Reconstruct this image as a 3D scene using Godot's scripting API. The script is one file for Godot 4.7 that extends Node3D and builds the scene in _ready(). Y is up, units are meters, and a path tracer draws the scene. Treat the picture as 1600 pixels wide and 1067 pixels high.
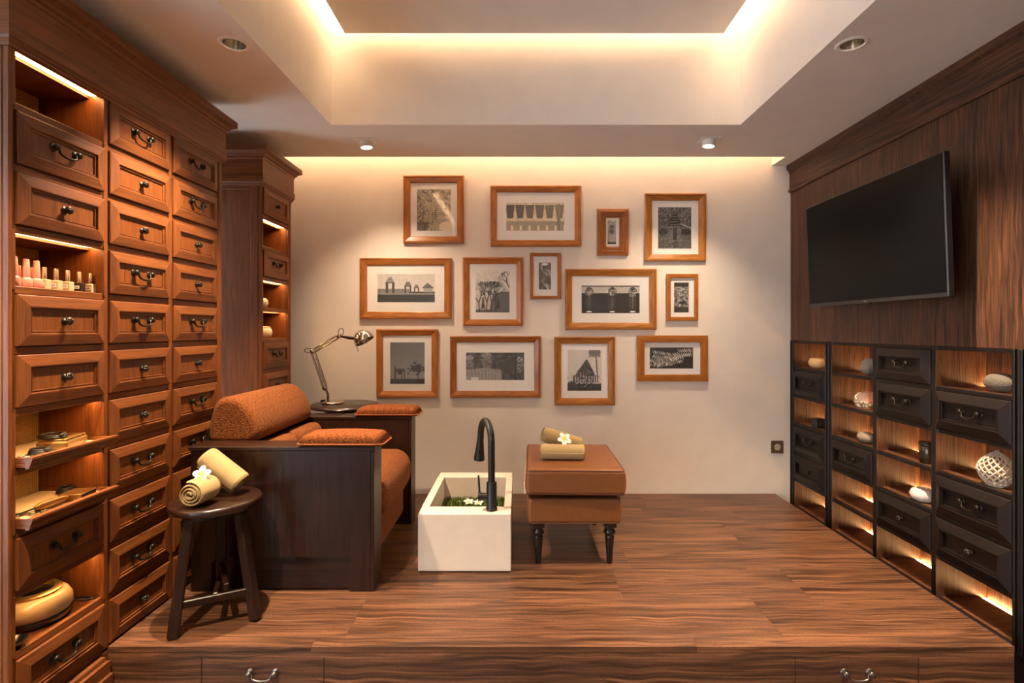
extends Node3D
# Spa pedicure room: raised walnut platform, apothecary cabinets, picture wall, niches.

const FOCAL := 815.0          # focal length in pixels of a 1600 x 1067 frame
const EYE := Vector3(0, 1.40, 0)
const VP := Vector2(810, 515) # pixel straight ahead of the lens
const PT := 0.30              # top of the platform
const WALL_Z := -3.50
const FACE_L := -1.43         # faces of the left cabinets
const FACE_R := 1.826         # face of the right wall
const CEIL := 2.50

var M := {}
var T := {}
var rng := RandomNumberGenerator.new()
var mesh_cache := {}
var used_names := {}

# ------------------------------------------------------------------ mesh builder
class MB:
	var v := PackedVector3Array()
	var n := PackedVector3Array()
	var u := PackedVector2Array()
	var x := Transform3D.IDENTITY
	func tri(a: Vector3, b: Vector3, c: Vector3, na: Vector3, nb: Vector3, nc: Vector3, ua := Vector2.ZERO, ub := Vector2.ZERO, uc := Vector2.ZERO) -> void:
		a = x * a; b = x * b; c = x * c
		na = (x.basis * na).normalized(); nb = (x.basis * nb).normalized(); nc = (x.basis * nc).normalized()
		var f := (b - a).cross(c - a)
		if f.length_squared() < 1e-16:
			return
		if f.dot(na + nb + nc) > 0.0:
			v.append_array(PackedVector3Array([a, c, b])); n.append_array(PackedVector3Array([na, nc, nb])); u.append_array(PackedVector2Array([ua, uc, ub]))
		else:
			v.append_array(PackedVector3Array([a, b, c])); n.append_array(PackedVector3Array([na, nb, nc])); u.append_array(PackedVector2Array([ua, ub, uc]))
	func quad(a: Vector3, b: Vector3, c: Vector3, d: Vector3, nn: Vector3) -> void:
		tri(a, b, c, nn, nn, nn, Vector2(0, 1), Vector2(1, 1), Vector2(1, 0))
		tri(a, c, d, nn, nn, nn, Vector2(0, 1), Vector2(1, 0), Vector2(0, 0))
	func quadn(a: Vector3, b: Vector3, c: Vector3, d: Vector3, na: Vector3, nb: Vector3, nc: Vector3, nd: Vector3) -> void:
		tri(a, b, c, na, nb, nc)
		tri(a, c, d, na, nc, nd)
	func face(a: Vector3, b: Vector3, c: Vector3, d: Vector3, away: Vector3) -> void:
		var nn := (c - a).cross(d - b).normalized()
		if nn.dot(away) < 0.0:
			nn = -nn
		quad(a, b, c, d, nn)
	# chamfered box, centre at c
	func box(c: Vector3, s: Vector3, b := 0.0) -> void:
		var h := s * 0.5
		b = minf(b, minf(h.x, minf(h.y, h.z)) * 0.9)
		for ax in 3:
			var a1 := (ax + 1) % 3
			var a2 := (ax + 2) % 3
			for sg in [-1.0, 1.0]:
				var p := []
				for q in [[-1, -1], [1, -1], [1, 1], [-1, 1]]:
					var w := Vector3.ZERO
					w[ax] = h[ax] * sg
					w[a1] = (h[a1] - b) * q[0]
					w[a2] = (h[a2] - b) * q[1]
					p.append(c + w)
				var nn := Vector3.ZERO
				nn[ax] = sg
				quad(p[0], p[1], p[2], p[3], nn)
		if b <= 0.0:
			return
		for ax in 3:
			var a1 := (ax + 1) % 3
			var a2 := (ax + 2) % 3
			for s1 in [-1.0, 1.0]:
				for s2 in [-1.0, 1.0]:
					var p := []
					for e in [-1.0, 1.0]:
						for k in 2:
							var w := Vector3.ZERO
							w[ax] = (h[ax] - b) * e
							w[a1] = (h[a1] - (b if k == 1 else 0.0)) * s1
							w[a2] = (h[a2] - (b if k == 0 else 0.0)) * s2
							p.append(c + w)
					var nn := Vector3.ZERO
					nn[a1] = s1
					nn[a2] = s2
					quad(p[0], p[1], p[3], p[2], nn.normalized())
		for sx in [-1.0, 1.0]:
			for sy in [-1.0, 1.0]:
				for sz in [-1.0, 1.0]:
					var nn := Vector3(sx, sy, sz).normalized()
					tri(c + Vector3(h.x * sx, (h.y - b) * sy, (h.z - b) * sz), c + Vector3((h.x - b) * sx, h.y * sy, (h.z - b) * sz), c + Vector3((h.x - b) * sx, (h.y - b) * sy, h.z * sz), nn, nn, nn)
	# box from corner to corner
	func span(a: Vector3, b: Vector3, bev := 0.0) -> void:
		box((a + b) * 0.5, (b - a).abs(), bev)
	# profile (radius, height) turned round y; a repeated point makes a sharp edge
	func lathe(pr: Array, seg := 24, squash := Vector2.ONE) -> void:
		var k := pr.size()
		var nr := []
		for i in k - 1:
			var t: Vector2 = pr[i + 1] - pr[i]
			nr.append(Vector2(t.y, -t.x).normalized() if t.length() > 1e-7 else Vector2.ZERO)
		for i in k - 1:
			var p: Vector2 = pr[i]
			var q: Vector2 = pr[i + 1]
			if p.distance_to(q) < 1e-7:
				continue
			var here: Vector2 = nr[i]
			var n0 := here
			var n1 := here
			if i > 0 and nr[i - 1] != Vector2.ZERO and here.dot(nr[i - 1]) > 0.5:
				n0 = (here + nr[i - 1]).normalized()
			if i < k - 2 and nr[i + 1] != Vector2.ZERO and here.dot(nr[i + 1]) > 0.5:
				n1 = (here + nr[i + 1]).normalized()
			for j in seg:
				var a := TAU * j / seg
				var b := TAU * (j + 1) / seg
				var ca := Vector3(cos(a) * squash.x, 0, sin(a) * squash.y)
				var cb := Vector3(cos(b) * squash.x, 0, sin(b) * squash.y)
				var na := Vector3(cos(a) / squash.x, 0, sin(a) / squash.y).normalized()
				var nb := Vector3(cos(b) / squash.x, 0, sin(b) / squash.y).normalized()
				quadn(ca * p.x + Vector3.UP * p.y, cb * p.x + Vector3.UP * p.y, cb * q.x + Vector3.UP * q.y, ca * q.x + Vector3.UP * q.y,
					na * n0.x + Vector3.UP * n0.y, nb * n0.x + Vector3.UP * n0.y, nb * n1.x + Vector3.UP * n1.y, na * n1.x + Vector3.UP * n1.y)
	func tube(pts: Array, rad: Array, seg := 10, caps := true) -> void:
		var rings := []
		var dirs := []
		var side := Vector3.ZERO
		for i in pts.size():
			var d: Vector3 = (pts[mini(i + 1, pts.size() - 1)] - pts[maxi(i - 1, 0)]).normalized()
			if side == Vector3.ZERO:
				side = d.cross(Vector3.UP if absf(d.y) < 0.9 else Vector3.RIGHT).normalized()
			side = (side - d * side.dot(d)).normalized()
			var up := side.cross(d).normalized()
			var ring := []
			for j in seg:
				var a := TAU * j / seg
				ring.append(side * cos(a) + up * sin(a))
			rings.append(ring)
			dirs.append(d)
		for i in pts.size() - 1:
			var r0: float = rad[mini(i, rad.size() - 1)]
			var r1: float = rad[mini(i + 1, rad.size() - 1)]
			for j in seg:
				var j2 := (j + 1) % seg
				var a: Vector3 = rings[i][j]
				var b: Vector3 = rings[i][j2]
				var c: Vector3 = rings[i + 1][j2]
				var d: Vector3 = rings[i + 1][j]
				quadn(pts[i] + a * r0, pts[i] + b * r0, pts[i + 1] + c * r1, pts[i + 1] + d * r1, a, b, c, d)
		if caps:
			for e in [0, pts.size() - 1]:
				var r: float = rad[mini(e, rad.size() - 1)]
				var nn: Vector3 = -dirs[e] if e == 0 else dirs[e]
				for j in seg:
					tri(pts[e], pts[e] + rings[e][j] * r, pts[e] + rings[e][(j + 1) % seg] * r, nn, nn, nn)
	# polygon in xy, pulled from z0 to z1
	func prism(poly: PackedVector2Array, z0: float, z1: float) -> void:
		var id := Geometry2D.triangulate_polygon(poly)
		for i in range(0, id.size(), 3):
			for e in [[z0, -1.0], [z1, 1.0]]:
				var nn := Vector3(0, 0, e[1] * signf(z1 - z0))
				var p := []
				for q in 3:
					p.append(Vector3(poly[id[i + q]].x, poly[id[i + q]].y, e[0]))
				tri(p[0], p[1], p[2], nn, nn, nn)
		var turn := -1.0 if Geometry2D.is_polygon_clockwise(poly) else 1.0
		for i in poly.size():
			var a := poly[i]
			var b := poly[(i + 1) % poly.size()]
			var t := b - a
			var nn := Vector3(t.y, -t.x, 0).normalized() * turn
			quad(Vector3(a.x, a.y, z0), Vector3(b.x, b.y, z0), Vector3(b.x, b.y, z1), Vector3(a.x, a.y, z1), nn)
	# box with round edges; bulge(p) may push points about
	func soft(c: Vector3, s: Vector3, r: float, seg := 10, bulge = null) -> void:
		var h := s * 0.5
		r = minf(r, minf(h.x, minf(h.y, h.z)))
		var core := h - Vector3.ONE * r
		for ax in 3:
			var a1 := (ax + 1) % 3
			var a2 := (ax + 2) % 3
			for sg in [-1.0, 1.0]:
				var grid := []
				var steps := []
				for a in [a1, a2]:
					var st := [] 
					var m: int = maxi(3, seg >> 1)
					for i in m:
						st.append([-1.0, -PI / 4 + PI / 4 * i / m])
					var w: int = maxi(2, seg)
					for i in w + 1:
						st.append([-1.0 + 2.0 * i / w, 0.0])
					for i in m:
						st.append([1.0, PI / 4 * (i + 1) / m])
					steps.append(st)
				for i in steps[0].size():
					var row := []
					for j in steps[1].size():
						var q := Vector3.ZERO
						q[ax] = core[ax] * sg
						q[a1] = core[a1] * steps[0][i][0]
						q[a2] = core[a2] * steps[1][j][0]
						var d := Vector3.ZERO
						d[ax] = sg
						d[a1] = tan(steps[0][i][1])
						d[a2] = tan(steps[1][j][1])
						d = d.normalized()
						var p := q + d * r
						if bulge != null:
							p = bulge.call(p)
						row.append([c + p, d])
					grid.append(row)
				for i in grid.size() - 1:
					for j in grid[0].size() - 1:
						var A: Array = grid[i][j]
						var B: Array = grid[i + 1][j]
						var C: Array = grid[i + 1][j + 1]
						var D: Array = grid[i][j + 1]
						quadn(A[0], B[0], C[0], D[0], A[1], B[1], C[1], D[1])
	func put(am: ArrayMesh = null, m: Material = null) -> ArrayMesh:
		if am == null:
			am = ArrayMesh.new()
		var ar := []
		ar.resize(Mesh.ARRAY_MAX)
		ar[Mesh.ARRAY_VERTEX] = v
		ar[Mesh.ARRAY_NORMAL] = n
		ar[Mesh.ARRAY_TEX_UV] = u
		am.add_surface_from_arrays(Mesh.PRIMITIVE_TRIANGLES, ar)
		if m:
			am.surface_set_material(am.get_surface_count() - 1, m)
		return am

# ------------------------------------------------------------------ node helpers
func numbered(called: String) -> String:
	var k: int = used_names.get(called, -1) + 1
	used_names[called] = k
	return called if k == 0 else "%s_%03d" % [called, k]

func tag(o: Node, label: String, category: String, group := "") -> Node:
	o.set_meta("label", label)
	o.set_meta("category", category)
	if group != "":
		o.set_meta("group", group)
	return o

func thing(called: String, label: String, category: String, at := Vector3.ZERO, turn := 0.0, group := "") -> Node3D:
	var o := Node3D.new()
	o.name = numbered(called)
	add_child(o)
	o.position = at
	o.rotation.y = turn
	tag(o, label, category, group)
	return o

func part(called: String, mesh: Mesh, mat: Material, parent: Node, at := Vector3.ZERO) -> MeshInstance3D:
	var o := MeshInstance3D.new()
	o.name = numbered(called) if parent == self else called
	o.mesh = mesh
	if mat:
		o.material_override = null
		for k in mesh.get_surface_count():
			o.set_surface_override_material(k, mat)
	o.position = at
	parent.add_child(o, true)
	return o

func bpart(called: String, a: Vector3, b: Vector3, mat: Material, parent: Node, bev := 0.0015) -> MeshInstance3D:
	# a chamfered box from corner to corner of the parent's own axes
	var s := (b - a).abs()
	var key := "box%.4f,%.4f,%.4f,%.4f" % [s.x, s.y, s.z, bev]
	if not mesh_cache.has(key):
		var mb := MB.new()
		mb.box(Vector3.ZERO, s, bev)
		mesh_cache[key] = mb.put()
	return part(called, mesh_cache[key], mat, parent, (a + b) * 0.5)

func struct(called: String, mesh: Mesh, mat: Material, at := Vector3.ZERO) -> MeshInstance3D:
	var o := part(called, mesh, mat, self, at)
	o.set_meta("kind", "structure")
	return o

func sbox(called: String, a: Vector3, b: Vector3, mat: Material, label := "") -> MeshInstance3D:
	var mb := MB.new()
	mb.box(Vector3.ZERO, (b - a).abs(), 0.0)
	var o := struct(called, mb.put(), mat, (a + b) * 0.5)
	if label != "":
		o.set_meta("label", label)
	return o

# a point on the pixel's ray where the scale is s pixels per metre
func at_scale(px: float, py: float, s: float) -> Vector3:
	return Vector3((px - VP.x) / s, EYE.y - (py - VP.y) / s, -FOCAL / s)

# ------------------------------------------------------------------ textures
func srgb(r: int, g: int, b: int) -> Color:
	return Color8(r, g, b)

func grain_texture(sz: int, sd: int, dark: Color, mid: Color, light: Color, streak: float, waves: float, pore: float, lines := 0.0) -> Array:
	# wood with its grain along u; returns [along u, along v]
	var n1 := FastNoiseLite.new(); n1.seed = sd; n1.noise_type = FastNoiseLite.TYPE_SIMPLEX_SMOOTH; n1.frequency = 1.0; n1.fractal_octaves = 3
	var n2 := FastNoiseLite.new(); n2.seed = sd + 7; n2.frequency = 1.0; n2.fractal_type = FastNoiseLite.FRACTAL_NONE
	var im := Image.create(sz, sz, false, Image.FORMAT_RGB8)
	var data := PackedByteArray()
	data.resize(sz * sz * 3)
	var k := 0
	for y in sz:
		var fy := float(y) / sz
		for x in sz:
			var fx := float(x) / sz
			# fold so that the edges meet
			var sx := cos(fx * TAU) * 0.5
			var cx := sin(fx * TAU) * 0.5
			var warp := n2.get_noise_3d(sx * waves, cx * waves, fy * 4.0) * 0.007
			var yy := fy + warp
			var t := n1.get_noise_3d(sx * 0.45, yy * streak, cx * 0.45) * 0.55
			t += n2.get_noise_3d(sx * 0.9, yy * streak * 4.5, cx * 0.9 + 9.0) * 0.42
			var p := n2.get_noise_3d(sx * 26.0, fy * streak * 13.0, cx * 26.0)
			var e := minf(1.0, minf(fy, 1.0 - fy) * 30.0)
			t *= 0.4 + 0.6 * e
			var c := mid.lerp(light, clampf(t * 1.5, 0, 1)) if t > 0.0 else mid.lerp(dark, clampf(-t * 1.7, 0, 1))
			if lines > 0.0:
				var r := 1.0 - absf(n2.get_noise_3d(sx * 0.55, yy * streak * 1.7, cx * 0.55 + 3.0)) * 1.3
				if r > 0.70:
					c = c.lerp(dark, (r - 0.70) / 0.30 * lines * e)
			if p > 0.25:
				c = c.lerp(dark, (p - 0.25) * pore)
			data[k] = int(clampf(c.r, 0, 1) * 255); data[k + 1] = int(clampf(c.g, 0, 1) * 255); data[k + 2] = int(clampf(c.b, 0, 1) * 255)
			k += 3
	im.set_data(sz, sz, false, Image.FORMAT_RGB8, data)
	var im2: Image = im.duplicate()
	im2.rotate_90(CLOCKWISE)
	im.generate_mipmaps(); im2.generate_mipmaps()
	return [ImageTexture.create_from_image(im), ImageTexture.create_from_image(im2)]

func noise_tex(sd: int, freq: float, sz := 256, low := 0.0, high := 1.0, octaves := 4) -> ImageTexture:
	var n := FastNoiseLite.new(); n.seed = sd; n.frequency = freq; n.fractal_octaves = octaves; n.noise_type = FastNoiseLite.TYPE_SIMPLEX
	var im := n.get_seamless_image(sz, sz)
	im.convert(Image.FORMAT_RGB8)
	if low != 0.0 or high != 1.0:
		var d := im.get_data()
		for i in d.size():
			d[i] = int((low + (high - low) * d[i] / 255.0) * 255.0)
		im.set_data(sz, sz, false, Image.FORMAT_RGB8, d)
	return ImageTexture.create_from_image(im)

func weave_tex(sz: int, cells: int, lo: float) -> ImageTexture:
	var im := Image.create(sz, sz, false, Image.FORMAT_RGB8)
	for y in sz:
		for x in sz:
			var fx := float(x) / sz * cells
			var fy := float(y) / sz * cells
			var over := (int(fx) + int(fy)) % 2 == 0
			var h := absf(sin(fx * PI)) if over else absf(sin(fy * PI))
			var w := absf(sin(fy * PI)) if over else absf(sin(fx * PI))
			var g := lo + (1.0 - lo) * (0.35 + 0.65 * h) * (0.55 + 0.45 * w)
			im.set_pixel(x, y, Color(g, g, g))
	return ImageTexture.create_from_image(im)

func mat(c: Color, rough := 0.6, metal := 0.0, spec := 0.5) -> StandardMaterial3D:
	var m := StandardMaterial3D.new()
	m.albedo_color = c
	m.roughness = rough
	m.metallic = metal
	m.metallic_specular = spec
	return m

func wood(tex: Texture2D, tint: Color, rough: float, scale: float, offset := Vector3.ZERO, coat := 0.0) -> StandardMaterial3D:
	var m := mat(tint, rough, 0.0, 0.45)
	m.albedo_texture = tex
	m.uv1_triplanar = true
	m.uv1_world_triplanar = true
	m.uv1_triplanar_sharpness = 8.0
	m.uv1_scale = Vector3.ONE * scale
	m.uv1_offset = offset
	if coat > 0.0:
		m.clearcoat_enabled = true
		m.clearcoat = coat
		m.clearcoat_roughness = 0.25
	return m

func bumpy(m: StandardMaterial3D, tex: Texture2D, cm: float, scale: float) -> StandardMaterial3D:
	m.heightmap_enabled = true
	m.heightmap_texture = tex
	m.heightmap_scale = cm
	if not m.uv1_triplanar:
		m.uv1_triplanar = true
		m.uv1_world_triplanar = true
		m.uv1_scale = Vector3.ONE * scale
	return m

func tinted(m: StandardMaterial3D, tex: Texture2D) -> StandardMaterial3D:
	m.albedo_texture = tex
	return m

func glow(c: Color, e: float) -> StandardMaterial3D:
	var m := mat(c, 0.5)
	m.emission_enabled = true
	m.emission = c
	m.emission_energy_multiplier = e
	return m

const LED := Color(1.0, 0.77, 0.50)
const COVE := Color(1.0, 0.85, 0.70)
const SPOT := Color(1.0, 0.89, 0.76)

func _ready() -> void:
	rng.seed = 20
	# ---- camera
	var cam := Camera3D.new()
	cam.name = "camera"
	cam.projection = Camera3D.PROJECTION_FRUSTUM
	cam.near = 0.05
	cam.far = 60.0
	cam.size = 1067.0 / FOCAL * cam.near
	cam.frustum_offset = Vector2((800.0 - VP.x), (VP.y - 533.5)) / FOCAL * cam.near
	cam.position = EYE
	add_child(cam)
	cam.current = true
	# ---- daylight outside the rear window, exposure
	var we := WorldEnvironment.new()
	we.name = "environment"
	var env := Environment.new()
	env.background_mode = Environment.BG_COLOR
	env.background_color = Color(0.92, 0.96, 1.0)
	env.background_energy_multiplier = DAY
	env.tonemap_mode = Environment.TONE_MAPPER_LINEAR
	env.tonemap_exposure = EXPOSURE
	env.sdfgi_enabled = true
	env.ssao_enabled = true
	env.ssil_enabled = true
	we.environment = env
	add_child(we)
	make_materials()
	make_shell()
	make_cove_lights()
	make_downlights()
	make_platform()
	make_right_wall()
	make_left_cabinets()
	make_right_unit()
	make_television()
	make_pictures()
	make_armchair()
	make_side_table()
	make_basin()
	make_ottoman()
	make_stool()
	make_towels()
	make_cabinet_goods()
	make_niche_goods()
	make_socket()

const DAY := 3.2
const EXPOSURE := 2.5
const SPOT_ENERGY := 3.6
const BACK_SPOT_ENERGY := 0.65
const COVE_ENERGY := 0.78
const SLOT_ENERGY := 0.25
const NICHE_L := 0.009
const NICHE_R := 0.026

func make_materials() -> void:
	var teak := grain_texture(512, 3, srgb(96, 56, 26), srgb(126, 74, 34), srgb(146, 90, 43), 16.0, 1.6, 0.4)
	var walnut := grain_texture(1024, 11, srgb(52, 34, 25), srgb(108, 73, 51), srgb(156, 106, 72), 26.0, 1.8, 0.7, 0.55)
	var oak := grain_texture(512, 23, srgb(34, 22, 16), srgb(58, 38, 28), srgb(80, 54, 40), 18.0, 2.0, 0.6)
	var pine := grain_texture(256, 41, srgb(136, 82, 32), srgb(168, 107, 47), srgb(190, 128, 62), 8.0, 1.6, 0.3)
	var fine := noise_tex(5, 0.05, 256)
	var cloudy := noise_tex(6, 0.012, 256, 0.975, 1.0)
	T.fine = fine
	# plaster
	M.plaster = bumpy(tinted(mat(srgb(232, 221, 208), 0.9, 0, 0.3), cloudy), fine, 0.004, 1.3)
	M.ceiling = bumpy(tinted(mat(srgb(230, 224, 216), 0.95, 0, 0.2), cloudy), fine, 0.004, 1.1)
	M.floor = wood(walnut[0], srgb(150, 150, 150), 0.4, 0.8)
	# teak of the left cabinets: h grain along u, v along v
	M.teak_h = wood(teak[0], srgb(226, 212, 198), 0.42, 2.2)
	M.teak_v = wood(teak[1], srgb(226, 212, 198), 0.42, 2.2)
	for k in 4:
		var tint: Color = [srgb(228, 214, 200), srgb(220, 206, 190), srgb(214, 198, 182), srgb(226, 214, 196)][k]
		var off := Vector3(0.17 * k, 0.31 * k, 0.23 * k)
		M["drawer_h%d" % k] = wood(teak[0], tint, 0.46, 2.4, off)
		M["drawer_v%d" % k] = wood(teak[1], tint, 0.46, 2.4, off)
		M["drawer_p%d" % k] = wood(teak[1], tint, 0.4, 3.0, off + Vector3(0.5, 0.1, 0.4))
		M["frame_h%d" % k] = wood(pine[0], [srgb(246, 236, 220), srgb(255, 244, 226), srgb(232, 216, 200), srgb(250, 250, 236)][k], 0.3, 4.0, off, 0.3)
		M["frame_v%d" % k] = wood(pine[1], [srgb(246, 236, 220), srgb(255, 244, 226), srgb(232, 216, 200), srgb(250, 250, 236)][k], 0.3, 4.0, off, 0.3)
		# boards of the platform and the right wall
		var w: Color = [srgb(240, 238, 236), srgb(230, 228, 227), srgb(236, 233, 230), srgb(225, 223, 222)][k]
		M["plank%d" % k] = wood(walnut[0], w, 0.36, 0.9, Vector3(0.21 * k, 0.37 * k, 0.41 * k))
		M["wall_board%d" % k] = wood(walnut[1], srgb(206, 196, 189) * w, 0.5, 1.5, Vector3(0.33 * k, 0.11 * k, 0.29 * k))
	M.walnut_h = wood(walnut[0], srgb(194, 184, 178), 0.5, 1.2)
	M.front_h = wood(walnut[0], srgb(233, 230, 229), 0.42, 1.0, Vector3(0.3, 0.2, 0.5))
	M.niche_v = wood(walnut[1], srgb(226, 218, 212), 0.42, 2.0, Vector3(0.4, 0.2, 0.6))
	M.niche_h = wood(walnut[0], srgb(226, 218, 212), 0.42, 2.0, Vector3(0.1, 0.2, 0.6))
	# dark stained timber
	M.dark_h = wood(oak[0], srgb(100, 91, 86), 0.5, 2.5)
	M.dark_v = wood(oak[1], srgb(100, 91, 86), 0.5, 2.5)
	for k in 2:
		M["dark_drawer_h%d" % k] = wood(oak[0], [srgb(106, 96, 91), srgb(95, 87, 82)][k], 0.5, 2.5, Vector3(0.3 * k, 0.2, 0.1))
		M["dark_drawer_v%d" % k] = wood(oak[1], [srgb(106, 96, 91), srgb(95, 87, 82)][k], 0.5, 2.5, Vector3(0.3 * k, 0.2, 0.1))
	M.chair_v = wood(oak[1], srgb(196, 176, 164), 0.30, 1.6)
	M.chair_h = wood(oak[0], srgb(196, 176, 164), 0.30, 1.6)
	M.stool_v = wood(oak[1], srgb(186, 168, 152), 0.35, 3.0, Vector3(0.2, 0.5, 0.7))
	M.stool_top = wood(oak[0], srgb(186, 168, 152), 0.28, 3.0, Vector3(0.2, 0.5, 0.7), 0.3)
	M.table = wood(oak[0], srgb(200, 195, 195), 0.28, 3.0, Vector3(0.6, 0.5, 0.7), 0.4)
	# cloth, leather, stone, metal
	var weave := weave_tex(256, 32, 0.0)
	var speck := noise_tex(31, 0.16, 256, 0.62, 1.0)
	var chenille := streak_tex(71, 0.55)
	M.orange = bumpy(tinted(mat(srgb(146, 84, 42), 0.95, 0, 0.25), chenille), chenille, 0.25, 5.0)
	M.orange.rim_enabled = true
	M.orange.rim = 0.35
	M.orange.rim_tint = 0.7
	M.orange_pad = bumpy(tinted(mat(srgb(160, 90, 46), 0.95, 0, 0.25), chenille), chenille, 0.25, 5.0)
	M.piping = mat(srgb(150, 84, 44), 0.9)
	M.leather = bumpy(tinted(mat(srgb(122, 74, 39), 0.36, 0, 0.5), noise_tex(44, 0.02, 256, 0.94, 1.0)), noise_tex(45, 0.12, 256), 0.04, 4.0)
	M.leather_seam = mat(srgb(96, 48, 24), 0.5)
	M.canvas = mat(srgb(206, 186, 150), 0.9)
	M.basin = bumpy(tinted(mat(srgb(226, 212, 194), 0.6), cloudy), fine, 0.02, 3.0)
	M.black = mat(srgb(26, 25, 25), 0.42, 0.0, 0.5)
	M.black_gloss = mat(srgb(18, 17, 16), 0.18, 0.0, 0.6)
	M.bronze = mat(srgb(52, 46, 38), 0.34, 0.75)
	M.pewter = mat(srgb(120, 114, 106), 0.3, 0.9)
	M.chrome = mat(srgb(205, 198, 188), 0.12, 1.0)
	M.steel = mat(srgb(170, 165, 158), 0.3, 1.0)
	M.white = mat(srgb(232, 228, 222), 0.5)
	M.towel = bumpy(tinted(mat(srgb(222, 190, 134), 1.0, 0, 0.1), speck), noise_tex(52, 0.14, 256), 0.35, 9.0)
	M.towel.rim_enabled = true
	M.towel.rim = 0.4
	M.petal = mat(srgb(250, 246, 238), 0.6)
	M.petal.subsurf_scatter_enabled = true
	M.petal.subsurf_scatter_strength = 0.3
	M.yolk = mat(srgb(246, 190, 40), 0.6)
	M.rattan = bumpy(tinted(mat(srgb(222, 176, 104), 0.7), weave_tex(128, 16, 0.45)), weave_tex(128, 16, 0.0), 0.25, 9.0)
	M.linen = mat(srgb(216, 190, 146), 0.95)
	M.paper = mat(srgb(236, 231, 224), 0.9, 0, 0.2)
	M.glass = mat(Color(1, 1, 1, 0.06), 0.03)
	M.glass.transparency = BaseMaterial3D.TRANSPARENCY_ALPHA
	M.screen = mat(srgb(8, 9, 10), 0.3, 0.0, 0.22)
	M.bezel = mat(srgb(28, 27, 28), 0.35)
	M.silver = mat(srgb(150, 150, 152), 0.3, 0.8)
	M.led = glow(LED, 9.0)
	M.led_r = glow(LED, 12.0)
	M.cove_led = glow(COVE, 6.0)
	M.bulb = glow(SPOT, 14.0)
	M.curtain = mat(srgb(236, 238, 242), 0.9)
	M.curtain.backlight_enabled = true
	M.curtain.backlight = Color(0.7, 0.72, 0.75)
	M.brass = mat(srgb(186, 150, 84), 0.3, 0.9)

# short thick threads: noise drawn out sideways
func streak_tex(sd: int, low: float) -> ImageTexture:
	var n := FastNoiseLite.new()
	n.seed = sd
	n.frequency = 0.13
	n.fractal_octaves = 2
	var im := n.get_seamless_image(96, 256)
	im.convert(Image.FORMAT_RGB8)
	im.resize(256, 256, Image.INTERPOLATE_CUBIC)
	var dt := im.get_data()
	for i in dt.size():
		dt[i] = int(255.0 * clampf(low + (1.0 - low) * (0.5 + (dt[i] / 255.0 - 0.5) * 1.6), 0.0, 1.0))
	im.set_data(256, 256, false, Image.FORMAT_RGB8, dt)
	return ImageTexture.create_from_image(im)

func plate(called: String, a: Vector3, b: Vector3, m: Material, label: String) -> MeshInstance3D:
	return sbox(called, a, b, m, label)

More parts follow.
